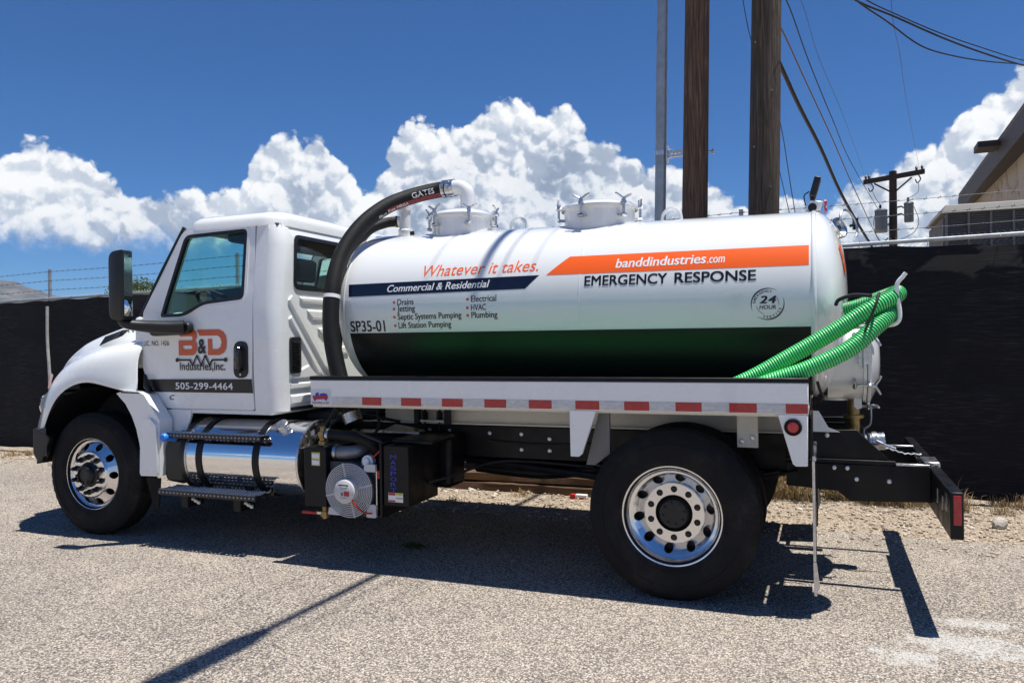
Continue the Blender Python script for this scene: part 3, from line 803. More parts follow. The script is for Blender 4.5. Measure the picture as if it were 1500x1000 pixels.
wire('stay_wire', [(0.36, 4.5, 4.25), (0.45, 4.60, 3.66), (0.57, 4.60, 3.06), (1.2, 4.6, 0.0)], 0.005, 'short thin stay wire rising to the dark wooden pole', STEELW)

# far pole with two transformers
fp = thing('transformer_pole', (3.2, 25, 0), 'far dark utility pole with crossarm and two grey transformer cans', 'utility pole')
DKWOOD = mat('far_pole_wood', (0.045, 0.032, 0.026), 0.85, var=0.3, vscale=5, stretch=(8, 8, 1))
TRANS = mat('transformer_grey', (0.13, 0.16, 0.185), 0.45, 0.1, var=0.1)
CERAM = mat('brown_ceramic', (0.05, 0.045, 0.05), 0.3)
mb = MB(); mb.cyl((3.18, 25, -0.3), (3.24, 25, 7.3), 0.16, 0.12, 16); mb.build('pole_shaft', DKWOOD, fp, 50)
mb = MB(); mb.add([(2.30, 24.82, 6.90), (4.20, 24.82, 7.11), (4.20, 24.94, 7.11), (2.30, 24.94, 6.90), (2.30, 24.82, 7.06), (4.20, 24.82, 7.27), (4.20, 24.94, 7.27), (2.30, 24.94, 7.06)], [(3, 2, 1, 0), (4, 5, 6, 7), (0, 1, 5, 4), (1, 2, 6, 5), (2, 3, 7, 6), (3, 0, 4, 7)]); mb.build('crossarm', DKWOOD, fp, 30)
for s in (-1, 1):
    mb = MB(); mb.tube([(3.22 + s * 0.10, 24.88, 6.60), (3.22 + s * 0.58, 24.86, 6.96 + s * 0.055)], 0.03, 6); mb.build('brace', DKWOOD, fp)
for (x, z0, z1, r) in [(2.84, 5.20, 5.98, 0.20), (3.70, 5.50, 6.16, 0.15)]:
    tr = MB(); tr.lathe([(0.0, z0), (r * 0.9, z0), (r, z0 + 0.03), (r, z1 - 0.06), (r * 1.05, z1 - 0.05), (r * 1.05, z1 - 0.02), (r * 0.8, z1 + 0.02), (0.0, z1 + 0.05)], (x, 24.85, 0), 'z', 24)
    t_ = tr.build('transformer', TRANS, fp, 40)
    mb = MB(); mb.lathe([(0.03, z1), (0.06, z1 + 0.04), (0.03, z1 + 0.07), (0.055, z1 + 0.10), (0.03, z1 + 0.13), (0.05, z1 + 0.16), (0.0, z1 + 0.19)], (x - 0.02, 24.85, 0), 'z', 10); mb.build('bushing', CERAM, t_)
    s = 1 if x < 3.2 else -1
    for z in (z0 + 0.25, z0 + 0.5):
        mb = MB(); mb.tube([(x + s * r, 24.86, z), (x + s * (r + 0.08), 24.88, z + 0.06), (3.21 - s * 0.12, 24.95, z + 0.04)], 0.028, 6); mb.build('hanger', DKWOOD, t_)
for (x, z) in [(2.38, 7.07), (2.48, 7.08), (3.95, 7.24), (4.12, 7.26)]:
    mb = MB(); mb.lathe([(0.015, 0), (0.05, 0.04), (0.03, 0.07), (0.05, 0.10), (0.02, 0.14), (0.0, 0.18)], (x, 24.87, z), 'z', 10); mb.build('insulator', CERAM, fp)
for (x, z) in [(2.55, 6.9), (4.0, 7.08)]:
    mb = MB(); mb.tube(spline([(x, 24.8, z), (x + 0.06, 24.78, z - 0.16), (x - 0.04, 24.78, z - 0.28), (x - 0.10, 24.78, z - 0.15)], 4), 0.022, 6); mb.build('cutout_fuse', CERAM, fp)
mb = MB(); mb.tube(spline([(4.0, 24.8, 6.85), (3.98, 24.8, 6.5), (3.72, 24.8, 6.32)], 5), 0.008, 5); mb.tube(spline([(2.55, 24.8, 6.7), (2.7, 24.8, 6.35), (2.82, 24.8, 6.16)], 5), 0.008, 5)
mb.tube(spline([(2.66, 24.7, 5.9), (2.60, 24.7, 5.4), (2.8, 24.7, 4.9), (3.2, 24.8, 4.8)], 5), 0.010, 5); mb.tube(spline([(3.84, 24.7, 6.0), (3.98, 24.7, 5.5), (3.8, 24.7, 5.1), (3.25, 24.8, 4.85)], 5), 0.010, 5)
mb.build('jumper_wires', CABLE, fp)
mb = MB()
for k in range(6): mb.box(2.9 + 0.05 * k, 2.96 + 0.05 * k, 24.78, 24.86, 4.86 + 0.05 * (k % 3), 4.90 + 0.05 * (k % 3))
mb.build('connectors', CABLE, fp)

# ================================================================ BUILDING AND AIR CONDITIONER
STUCCO = bpy.data.materials.new('cracked_tan_stucco'); STUCCO.use_nodes = True
_b = NB(STUCCO.node_tree); _t = STUCCO.node_tree; _bs = _t.nodes['Principled BSDF']
_v = _b.n('ShaderNodeTexCoord').outputs['Object']
_n, _nc = _b.noise(_v, 1.1, 5, 0.6)
_sc = _b.n('ShaderNodeVectorMath', operation='SCALE'); _t.links.new(_nc, _sc.inputs[0]); _sc.inputs['Scale'].default_value = 1.2
_ck = _b.n('ShaderNodeTexVoronoi', feature='DISTANCE_TO_EDGE'); _ck.inputs['Scale'].default_value = 0.45
_t.links.new(_b.vmath('ADD', _v, _sc.outputs[0]), _ck.inputs['Vector'])
_col = _b.ramp(_n, [(0.3, (0.40, 0.35, 0.29)), (0.7, (0.50, 0.45, 0.38))])
_col = _b.mix(_b.mapr(_ck.outputs['Distance'], 0.003, 0.016, 0.75, 0), _col, (0.24, 0.15, 0.10, 1))
_t.links.new(_col, _bs.inputs['Base Color']); _bs.inputs['Roughness'].default_value = 0.92
_f2, _ = _b.noise(_v, 60, 4); _bn = _b.n('ShaderNodeBump'); _bn.inputs['Strength'].default_value = 0.4; _bn.inputs['Distance'].default_value = 0.01
_t.links.new(_f2, _bn.inputs['Height']); _t.links.new(_bn.outputs[0], _bs.inputs['Normal'])
FASC = mat('brown_fascia', (0.045, 0.034, 0.032), 0.6, var=0.2)
ROOFM = mat('roof_felt', (0.16, 0.15, 0.14), 0.9, var=0.2)
bl = thing('stucco_building', (9, 14, 0), 'tan stucco building with deep dark brown eave beyond the fence', 'building')
mb = MB(); mb.prism([(4.50, 8.6), (15, 8.6), (15, 20.2), (4.78, 20.2)], 0, 5.2, 'z'); mb.build('wall', STUCCO, bl, 0)
mb = MB(); mb.prism([(4.08, 8.2), (15.4, 8.2), (15.4, 20.35), (4.54, 20.35)], 5.42, 5.62, 'z'); mb.build('roof', ROOFM, bl, 0)
mb = MB(); mb.add([(4.06, 8.2, 5.10), (4.10, 8.2, 5.10), (4.56, 20.33, 5.10), (4.52, 20.33, 5.10), (4.06, 8.2, 5.50), (4.10, 8.2, 5.50), (4.56, 20.33, 5.50), (4.52, 20.33, 5.50)], [(3, 2, 1, 0), (4, 5, 6, 7), (0, 1, 5, 4), (1, 2, 6, 5), (2, 3, 7, 6), (3, 0, 4, 7)]); mb.build('fascia', FASC, bl, 0)
mb = MB(); mb.prism([(4.10, 8.2), (4.52, 8.2), (4.80, 20.3), (4.56, 20.3)], 5.18, 5.2, 'z'); mb.build('soffit', FASC, bl, 0)
mb = MB(); mb.prism([(3.86, 13.2), (4.24, 13.2), (4.24, 13.8), (3.88, 13.8)], 5.40, 5.52, 'z'); mb.build('scupper', FASC, bl, 0)

ACM = mat('grey_brown_sheet_metal', (0.23, 0.215, 0.20), 0.6, 0.0, var=0.15, vscale=3)
ACD = mat('louvre_dark_metal', (0.16, 0.152, 0.145), 0.6, 0.0, var=0.2)
ac = thing('air_conditioner', (3.0, 6.6, 0), 'large louvred grey air conditioner on a stand behind the fence', 'air conditioner')
X0, X1, Y0, Y1, Z0, Z1 = 2.30, 3.75, 5.95, 7.35, 2.05, 3.20
mb = MB(); mb.box(X0 + 0.03, X1, Y0 + 0.03, Y1, Z0, Z1 - 0.08); mb.build('housing', ACD, ac, 0)
mb = MB(); mb.add([(X0 - 0.04, Y0 - 0.04, Z1 - 0.08), (X1 + 0.04, Y0 - 0.04, Z1 - 0.08), (X1 + 0.04, Y1 + 0.04, Z1 - 0.08), (X0 - 0.04, Y1 + 0.04, Z1 - 0.08), (X0 + 0.02, Y0 + 0.02, Z1 + 0.03), (X1, Y0 + 0.02, Z1 + 0.03), (X1, Y1, Z1 + 0.03), (X0 + 0.02, Y1, Z1 + 0.03)], [(3, 2, 1, 0), (4, 5, 6, 7), (0, 1, 5, 4), (1, 2, 6, 5), (2, 3, 7, 6), (3, 0, 4, 7)]); mb.build('lid', ACM, ac, 0, 0.01)
sl_ = MB(); sl_.add([(X0 + 0.04, 0, 0), (X1, 0, 0), (X1, -0.028, -0.018), (X0 + 0.04, -0.028, -0.018), (X0 + 0.04, 0, 0.004), (X1, 0, 0.004), (X1, -0.03, -0.014), (X0 + 0.04, -0.03, -0.014)], [(3, 2, 1, 0), (4, 5, 6, 7), (0, 1, 5, 4), (1, 2, 6, 5), (2, 3, 7, 6), (3, 0, 4, 7)])
first = None
for k in range(40):
    z = Z0 + 0.04 + k * 0.0265
    if first is None: first = sl_.build('slat', ACM, ac, 0, loc=(0, Y0 + 0.03, z))
    else:
        c = first.copy(); COL.objects.link(c); c.location = (first.location.x, first.location.y, -ac.location.z + z)
for k in range(7):
    x = X0 + 0.03 + k * (X1 - X0 - 0.05) / 6; mb = MB(); mb.box(x - 0.012, x + 0.012, Y0 - 0.012, Y0 + 0.03, Z0, Z1 - 0.08); mb.build('mullion', ACM, ac, 0)
for k in range(13):
    y = Y0 + 0.06 + k * 0.105; mb = MB(); mb.box(X0 - 0.008, X0 + 0.03, y, y + 0.05, Z0 + 0.03, Z1 - 0.12); mb.build('side_fin', ACM, ac, 0)
for x in (X0 + 0.1, X1 - 0.1):
    for y in (Y0 + 0.1, Y1 - 0.1):
        mb = MB(); mb.box(x - 0.05, x + 0.05, y - 0.05, y + 0.05, 0, Z0); mb.build('leg', GALV, ac, 0)

# ================================================================ FAR TREES AND MOUNTAINS
LEAF = mat('far_leaf', (0.075, 0.115, 0.025), 0.7, var=0.45, vscale=1.3)
BARK = mat('far_bark', (0.09, 0.065, 0.045), 0.9, var=0.3)


def tree(x, y, h, rx, lb, seed):
    rg = random.Random(seed)
    t = thing('tree', (x, y, 0), lb, 'tree', 'trees far behind the fence')
    mb = MB(); mb.tube([(x, y, 0), (x + 0.1, y, h * 0.35), (x + 0.2, y, h * 0.7)], [0.22, 0.16, 0.05], 8)
    for k in range(6):
        a = k * 1.05 + rg.random(); z = h * rg.uniform(0.35, 0.6); mb.tube([(x + 0.1, y, z), (x + 0.1 + math.cos(a) * rx * 0.7, y + math.sin(a) * rx * 0.7, z + h * 0.22)], [0.09, 0.03], 6)
    mb.build('trunk', BARK, t)
    mb = MB(); cl = [(x + rg.gauss(0, rx * 0.45), y + rg.gauss(0, rx * 0.45), h * rg.uniform(0.5, 0.9), rx * rg.uniform(0.25, 0.45)) for _ in range(22)]
    for cx, cy, cz, r in cl:
        for k in range(130):
            v = Vector((rg.gauss(0, 1), rg.gauss(0, 1), rg.gauss(0, 1))).normalized() * r * rg.uniform(0.6, 1.08)
            c = Vector((cx, cy, cz)) + Vector((v.x, v.y, v.z * 0.8)); a = Vector((rg.gauss(0, 1), rg.gauss(0, 1), rg.gauss(0, 1))).normalized() * 0.13; b = a.cross(Vector((rg.gauss(0, 1), rg.gauss(0, 1), rg.gauss(0, 1)))).normalized() * 0.09
            mb.add([c - a, c + b, c + a, c - b], [(0, 1, 2, 3)])
    mb.build('crown', LEAF, t, 0, recalc=False)


tree(-68.4, 60, 9.7, 2.8, 'bushy green tree whose top shows just above the fence beside the mirror', 3)
tree(-64.0, 61, 8.9, 2.8, 'broad green tree seen low through the cab window', 8)
tree(-58.5, 60, 8.2, 2.4, 'smaller green tree seen through the cab window beside a broader one', 5)

MOUNT = bpy.data.materials.new('mountain_rock'); MOUNT.use_nodes = True
_b = NB(MOUNT.node_tree); _t = MOUNT.node_tree; _bs = _t.nodes['Principled BSDF']
_v = _b.n('ShaderNodeTexCoord').outputs['Object']
_n, _ = _b.noise(_v, 0.004, 8, 0.65)
_t.links.new(_b.ramp(_n, [(0.35, (0.035, 0.042, 0.040)), (0.5, (0.085, 0.082, 0.082)), (0.68, (0.16, 0.14, 0.135))]), _bs.inputs['Base Color']); _bs.inputs['Roughness'].default_value = 0.95
RID = [(-19000, 900), (-14000, 1000), (-11000, 930), (-9500, 850), (-8900, 800), (-8517, 780), (-8298, 756), (-8000, 640), (-7770, 586), (-7500, 540), (-7314, 498), (-6971, 416), (-6600, 330), (-6000, 240), (-5000, 160), (-3500, 60), (-2500, 0)]
def rid(x):
    for (a, za), (b, zb) in zip(RID, RID[1:]):
        if a <= x <= b: return za + (zb - za) * (x - a) / (b - a)
    return 0
rows = []
for j in range(33):
    y = 4000 + 4200 * j / 32; k = max(0.0, 1 - abs(y - 6000) / (2000 if y < 6000 else 2200)); row = []
    for i in range(260):
        x6 = -19000 + 16500 * i / 259
        rough = noise.noise((x6 * 0.0022, y * 0.0012, 2)) + 0.6 * noise.noise((x6 * 0.006, y * 0.003, 7)) + 0.35 * noise.noise((x6 * 0.015, y * 0.008, 4))
        z = rid(x6) * k ** 0.9 + rough * (150 * k * (1 - k) + 26 * k) - 6 * (1 - k)
        row.append((x6 * y / 6000.0, y, z * (0.6 + 0.4 * y / 6000.0)))
    rows.append(row)
tag(MB().ringset(rows, False).build('mountains', MOUNT, None, 60), 'blue grey mountain ridge on the horizon beyond the fence', kind='structure')

# ================================================================ THE TRUCK
YC = 1.22
truck = thing('vacuum_truck', (-2.2, YC, 0), 'white vacuum tank truck with green hoses parked before the black fence', 'truck')
mir = lambda y: 2 * YC - y


# ---------------------------------------------------------------- wheels
def holed_ring(mb, r0, h0, r1, h1, n, rm, rh, depth, rot=0.0, seg=20):
    A = math.pi / n
    H = lambda r: h0 + (h1 - h0) * (r - r0) / (r1 - r0)
    angs = [2 * math.pi * j / seg for j in range(seg)]
    for su in (1, -1):
        for dv in (r1 - rm, r0 - rm): angs.append(math.atan2(dv, su * A * rm) % (2 * math.pi))
    angs = sorted(set(round(a, 6) for a in angs))
    for k in range(n):
        t0 = 2 * math.pi * k / n + rot; inner = []; outer = []; deep = []
        for a in angs:
            du, dv = math.cos(a), math.sin(a)
            c = [1e9]
            if abs(du) > 1e-6: c.append(A * rm / abs(du))
            if dv > 1e-6: c.append((r1 - rm) / dv)
            if dv < -1e-6: c.append((rm - r0) / -dv)
            t = min(c)
            def P(s, dh=0.0):
                r = rm + s * dv; th = t0 + s * du / rm
                return (r * math.cos(th), H(r) + dh, r * math.sin(th))
            inner.append(P(rh)); outer.append(P(t)); deep.append(P(rh * 0.94, depth))
        mb.ringset([outer, inner, deep], True)


TR = 0.535
def tyre_mesh(width):
    mb = MB(); h = width / 2
    half = [(0.292, 0.040), (0.300, 0.022), (0.318, 0.012), (0.335, 0.0095), (0.338, 0.0065), (0.344, 0.0065), (0.347, 0.004), (0.40, 0.0), (0.435, 0.002), (0.437, -0.001), (0.447, -0.0005), (0.449, 0.003), (0.475, 0.010), (0.497, 0.020), (0.512, 0.030), (0.522, 0.036)]
    prof = list(half)
    tread = [(0.531, 0.042), (0.535, 0.050), (0.535, 0.085), (0.523, 0.088), (0.523, 0.096), (0.535, 0.099), (0.535, 0.130), (0.523, 0.133)]
    prof += tread
    full = prof + [(r, width - y) for r, y in prof[::-1]]
    seg = 144
    rings = []
    for i, (r, y) in enumerate(full):
        ring = []
        for k in range(seg):
            t = 2 * math.pi * k / seg; rr = r
            if 0.505 < r < 0.535 and (y < 0.045 or y > width - 0.045): rr = r - (0.007 if k % 3 == 0 else 0)
            z = rr * math.sin(t)
            if z < -TR + 0.012: z = max(z, -TR + 0.004)
            ring.append((rr * math.cos(t), y, z))
        rings.append(ring)
    mb.ringset(rings, True)
    return mb


_wc = {}
def wheel(cx, y, kind, far=False, name='wheel'):
    """kind: steer (dish bulges out) or dual (deep dish); y is the outer sidewall"""
    e = bpy.data.objects.new(name, None); COL.objects.link(e); e.parent = truck; e.empty_display_size = 0.2
    e.location = Vector((cx, y, TR + 0.002)) - truck.location
    if far: e.rotation_euler = (0, 0, math.pi)
    def put(nm, key, fn, m, smooth=35, rot=0.0):
        if key not in _wc: _wc[key] = fn().build(nm, m, None, smooth).data; bpy.data.objects.remove([o for o in bpy.data.objects if o.data == _wc[key]][0])
        o = bpy.data.objects.new(nm, _wc[key]); COL.objects.link(o); o.parent = e
        return o
    put('tyre', 'tyre', lambda: tyre_mesh(0.27), RUBBER, 32)
    if kind == 'steer':
        def rim():
            mb = MB()
            mb.lathe([(0.280, 0.055), (0.293, 0.045), (0.300, 0.026), (0.306, 0.018), (0.313, 0.016), (0.316, 0.022), (0.314, 0.04)], (0, 0, 0), seg=64)
            mb.lathe([(0.280, 0.055), (0.276, 0.050)], (0, 0, 0), seg=64)
            holed_ring(mb, 0.205, 0.002, 0.276, 0.050, 10, 0.2415, 0.031, 0.03)
            mb.lathe([(0.205, 0.002), (0.200, -0.008), (0.192, -0.014), (0.110, -0.014), (0.105, 0.0)], (0, 0, 0), seg=64)
            return mb
        put('rim', 'rims', rim, WHEELAL, 30)
        def hub():
            mb = MB(); mb.lathe([(0.108, 0.0), (0.108, -0.022), (0.094, -0.03), (0.088, -0.055), (0.07, -0.075), (0.06, -0.078), (0.06, -0.066), (0.0, -0.066)], (0, 0, 0), seg=40)
            mb.lathe([(0.27, 0.10), (0.0, 0.10)], (0, 0, 0), seg=40)
            for k in range(8):
                a = k * math.pi / 4; mb.cyl((0.075 * math.cos(a), -0.07, 0.075 * math.sin(a)), (0.075 * math.cos(a), -0.084, 0.075 * math.sin(a)), 0.008, seg=6)
            return mb
        put('hub', 'hubs', hub, BLKPLAST, 40)
        def nut(): return MB().lathe([(0.026, 0.0), (0.026, -0.006), (0.019, -0.010), (0.017, -0.045), (0.011, -0.052), (0.0, -0.052)], (0, 0, 0), seg=12)
        for k in range(10):
            a = 2 * math.pi * (k + 0.5) / 10; o = put('lug_nut', 'nut', nut, BLKPLAST, 40); o.location = (0.152 * math.cos(a), -0.0145, 0.152 * math.sin(a))
    else:
        def rim():
            mb = MB()
            mb.lathe([(0.314, 0.04), (0.317, 0.022), (0.313, 0.014), (0.305, 0.016), (0.300, 0.026), (0.294, 0.040), (0.288, 0.046), (0.284, 0.056), (0.281, 0.072), (0.272, 0.080), (0.266, 0.083), (0.260, 0.086)], (0, 0, 0), seg=72)
            holed_ring(mb, 0.196, 0.150, 0.260, 0.086, 10, 0.2275, 0.029, 0.03, 0.15)
            mb.lathe([(0.196, 0.150), (0.193, 0.112), (0.188, 0.107)], (0, 0, 0), seg=72)
            holed_ring(mb, 0.117, 0.107, 0.188, 0.107, 10, 0.153, 0.0205, 0.03, 0.3)
            mb.lathe([(0.117, 0.107), (0.115, 0.14)], (0, 0, 0), seg=72)
            return mb
        put('rim', 'rimd', rim, WHEELAL, 28)
        def hub():
            mb = MB(); mb.lathe([(0.270, 0.19), (0.115, 0.19), (0.115, 0.135), (0.102, 0.120), (0.092, 0.095), (0.085, 0.082), (0.0, 0.080)], (0, 0, 0), seg=40)
            for k in range(8):
                a = k * math.pi / 4 + 0.2; mb.cyl((0.068 * math.cos(a), 0.082, 0.068 * math.sin(a)), (0.068 * math.cos(a), 0.068, 0.068 * math.sin(a)), 0.009, seg=6)
            return mb
        put('hub', 'hubd', hub, BLKPLAST, 40)
        def nut(): return MB().lathe([(0.017, 0.0), (0.017, -0.02), (0.011, -0.026), (0.0, -0.026)], (0, 0, 0), seg=8)
        for k in range(10):
            a = 2 * math.pi * k / 10 + 0.3; o = put('lug_nut', 'nutd', nut, BLKPLAST, 40); o.location = (0.153 * math.cos(a), 0.128, 0.153 * math.sin(a))
    return e


FXW, RXW = -5.03, 0.01
wheel(FXW, 0.085, 'steer'); wheel(FXW, mir(0.085), 'steer', True)
wheel(RXW, 0.0, 'dual'); wheel(RXW, mir(0.0), 'dual', True)
for y, fr in ((0.335, False), (mir(0.335), True)): wheel(RXW, y, 'dual', fr)

# ---------------------------------------------------------------- chassis
for y0, y1 in ((0.79, 0.87), (mir(0.87), mir(0.79))):
    mb = MB(); a, b = (y0, y1)
    mb.box(-6.0, 1.05, a, a + 0.012, 0.72, 0.985); mb.box(-6.0, 1.05, a, b, 0.973, 0.985); mb.box(-6.0, 1.05, a, b, 0.72, 0.732)
    mb.build('frame_rail', BLKPAINT, truck, 30)
for x in (-5.6, -4.3, -2.9, -1.4, -0.6, 0.7):
    mb = MB(); mb.box(x, x + 0.1, 0.80, mir(0.80), 0.76, 0.95); mb.build('crossmember', BLKPAINT, truck, 30)
bolt = MB().lathe([(0.016, 0), (0.016, -0.006), (0.011, -0.008), (0.011, -0.016), (0.0, -0.017)], (0, 0, 0), 'y', 8).build('bolt', ZINC, truck, 40)
bolt.location = Vector((-1.55, 0.79, 0.92)) - truck.location
def put_bolt(x, y, z, par=truck, m=None):
    c = bolt.copy(); COL.objects.link(c); c.parent = par; c.location = Vector((x, y, z)) - truck.location; return c
for x, z in [(-2.25, 0.93), (-2.08, 0.93), (-1.9, 0.93), (-1.28, 0.80), (-1.05, 0.89), (-1.05, 0.80), (-1.28, 0.92)]: put_bolt(x, 0.788, z)
# cream sub-frame sill under the deck
mb = MB(); mb.box(-2.46, 0.78, 0.735, 0.755, 1.005, 1.165); mb.box(-2.46, 0.78, 0.70, 0.755, 0.992, 1.004); mb.box(-2.46, 0.78, mir(0.755), mir(0.735), 0.992, 1.165)
mb.build('subframe_sill', CREAM, truck, 30)
for x in (-2.13, -1.86):
    mb = MB(); mb.box(x - 0.022, x + 0.022, 0.655, 0.70, 0.985, 1.115); mb.build('mount_bracket', BLKPAINT, truck, 30, 0.004)
mb = MB(); mb.box(-2.10, -1.89, 0.662, 0.70, 1.008, 1.024); mb.build('mount_plate', CREAM, truck, 30)
for x in (-2.06, -1.93):
    pts = []
    for k in range(60): a = k / 60 * 5 * 2 * math.pi; pts.append((x + 0.022 * math.cos(a), 0.672 + 0.022 * math.sin(a), 1.026 + 0.07 * k / 60))
    mb = MB(); mb.tube(pts, 0.006, 6); mb.cyl((x, 0.672, 0.93), (x, 0.672, 1.11), 0.008, seg=8); mb.build('mount_spring', BLKPAINT, truck)
# axles, driveline, springs, engine mass
mb = MB(); mb.cyl((FXW, 0.3, TR), (FXW, mir(0.3), TR), 0.07, seg=14); mb.build('front_axle', BLKPAINT, truck)
mb = MB(); mb.cyl((RXW, 0.3, TR), (RXW, mir(0.3), TR), 0.11, seg=16); mb.lathe([(0.0, -0.22), (0.16, -0.18), (0.23, -0.05), (0.23, 0.08), (0.12, 0.2), (0.0, 0.22)], (RXW, YC, TR), 'x', 20); mb.build('rear_axle', BLKPAINT, truck)
mb = MB(); mb.cyl((-0.2, YC, 0.58), (-3.2, YC, 0.80), 0.055, seg=14); mb.build('drive_shaft', BLKPAINT, truck)
for y in (0.70, mir(0.70) - 0.0):
    mb = MB()
    for k in range(5):
        L = 0.72 - 0.11 * k; pts = [(RXW - L + 2 * L * i / 10, y, TR + 0.10 + 0.022 * k + 0.10 * ((i - 5) / 5) ** 2 * (L / 0.72) ** 2) for i in range(11)]
        for a, b in zip(pts, pts[1:]): mb.add([(a[0], y - 0.035, a[2]), (b[0], y - 0.035, b[2]), (b[0], y + 0.035, b[2]), (a[0], y + 0.035, a[2]), (a[0], y - 0.035, a[2] + 0.016), (b[0], y - 0.035, b[2] + 0.016), (b[0], y + 0.035, b[2] + 0.016), (a[0], y + 0.035, a[2] + 0.016)], [(3, 2, 1, 0), (4, 5, 6, 7), (0, 1, 5, 4), (2, 3, 7, 6)])
    mb.build('leaf_spring', BLKPAINT, truck, 30)
mb = MB(); mb.box(-5.85, -4.35, 0.62, mir(0.62), 0.62, 1.60); mb.build('engine', DARKIN, truck, 30, 0.06)
mb = MB(); mb.box(-4.35, -3.0, 0.85, mir(0.85), 0.60, 1.08); mb.build('transmission', DARKIN, truck, 30, 0.08)
mb = MB(); mb.box(-2.75, -1.75, 0.50, 0.775, 0.52, 0.93); mb.build('pump_housing', BLKPAINT, truck, 30, 0.04)
mb = MB(); mb.tube(spline([(-1.75, 1.0, 0.62), (-1.2, 0.95, 0.60), (-0.7, 0.9, 0.66), (-0.45, 0.7, 0.70)], 6), 0.05, 12); mb.build('exhaust_pipe', BLKPAINT, truck)
mb = MB(); mb.tube([(-1.75, 0.80, 0.70), (-0.55, 0.70, 0.63)], 0.028, 8); mb.build('torque_rod', BLKPAINT, truck)
# wheel-well liner of the near and far front wheel
for s in (0, 1):
    rings = []
    for k in range(15):
        a = math.pi * (0.0 + k / 14); r = 0.68
        x, z = FXW + r * math.cos(a), TR + 0.06 + r * math.sin(a) * 1.02
        y0, y1 = (0.10, 0.62) if s == 0 else (mir(0.62), mir(0.10))
        rings.append([(x, y0, z), (x, y1, z)])
    MB().ringset(rings, False).build('wheel_liner', BLKPLAST, truck, 50)

# ---------------------------------------------------------------- cab
ys = lambda z: 0.20 + max(0.0, z - 1.95) * 0.10 + max(0.0, 1.4 - z) * 0.05


def gplate(outer, holes, fmap, name, m, parent, grid=0, smooth=35):
    v2, f2 = cdt(outer, holes)
    n = len(v2); vs = [fmap(u, v, 0) for u, v in v2] + [fmap(u, v, 1) for u, v in v2]
    fs = list(f2) + [tuple(i + n for i in f[::-1]) for f in f2]; ed = set()
    for f in f2:
        for i in range(len(f)): ed.add((f[i], f[(i + 1) % len(f)]))
    for (a, b) in ed:
        if (b, a) not in ed: fs.append((b, a, a + n, b + n))
    return MB().add(vs, fs).build(name, m, parent, smooth)


def roundpoly(P, r, n=5):
    out = []; N = len(P)
    for i in range(N):
        a, b, c = Vector(P[i - 1]), Vector(P[i]), Vector(P[(i + 1) % N]); rr = r[i] if isinstance(r, (list, tuple)) else r
        u, v = (a - b), (c - b); d = min(rr, u.length * 0.48, v.length * 0.48); u.normalize(); v.normalize()
        p0, p2_ = b + u * d, b + v * d
        for k in range(n + 1): t = k / n; out.append(tuple((1 - t) ** 2 * p0 + 2 * t * (1 - t) * b + t * t * p2_))
    return out


def inset(poly, d):
    n = len(poly); A = sum(poly[i][0] * poly[(i + 1) % n][1] - poly[(i + 1) % n][0] * poly[i][1] for i in range(n)); s = 1 if A > 0 else -1
    out = []
    for i in range(n):
        a, b, c = Vector(poly[i - 1]), Vector(poly[i]), Vector(poly[(i + 1) % n]); t = (c - a)
        if t.length < 1e-9: out.append(tuple(b)); continue
        t.normalize(); nrm = Vector((-t.y, t.x)) * s; out.append(tuple(b + nrm * d))
    return out


def zsplit(poly, step=0.12):
    """adds points along long edges so a panel can follow the cab's side curve"""
    out = []; n = len(poly)
    for i in range(n):
        a, b = Vector(poly[i]), Vector(poly[(i + 1) % n]); k = max(1, int((b - a).length / step))
        for j in range(k): out.append(tuple(a + (b - a) * j / k))
    return out


DOOR = roundpoly([(-4.52, 1.93), (-4.115, 2.64), (-3.375, 2.655), (-3.352, 2.22), (-3.365, 1.60), (-3.375, 1.36), (-3.36, 1.115), (-4.285, 1.115), (-4.45, 1.29), (-4.535, 1.45)], [0.02, 0.10, 0.04, 0, 0, 0.0, 0.03, 0.03, 0.1, 0.06])
WIN = roundpoly([(-3.446, 2.59), (-3.446, 2.01), (-3.56, 2.003), (-3.86, 1.98), (-4.06, 1.885), (-4.325, 1.885), (-4.10, 2.575)], [0.05, 0.10, 0.0, 0.06, 0.08, 0.03, 0.06])
SEAL = inset(WIN, -0.012)
SEALI = inset(WIN, 0.022)
for far in (False, True):
    fy = (lambda y: mir(y)) if far else (lambda y: y)
    o = gplate(zsplit(DOOR), [zsplit(SEALI)], lambda u, v, t: (u, fy(ys(v) + 0.05 * t), v), 'door', WHITE, truck, smooth=25)
    door = o
    gplate(zsplit(WIN), [zsplit(inset(WIN, 0.028))], lambda u, v, t: (u, fy(ys(v) - 0.006 + 0.03 * t), v), 'window_seal', BLKPLAST, o)
    gplate(zsplit(inset(WIN, 0.02)), [], lambda u, v, t: (u, fy(ys(v) + 0.022 + 0.005 * t), v), 'window', GLASS, o)
    if not far:
        near_door = o
        gplate(zsplit(inset(WIN, -0.026)), [zsplit(inset(WIN, 0.002))], lambda u, v, t: (u, ys(v) - 0.004 + 0.01 * t, v), 'window_moulding', WHITE, o)
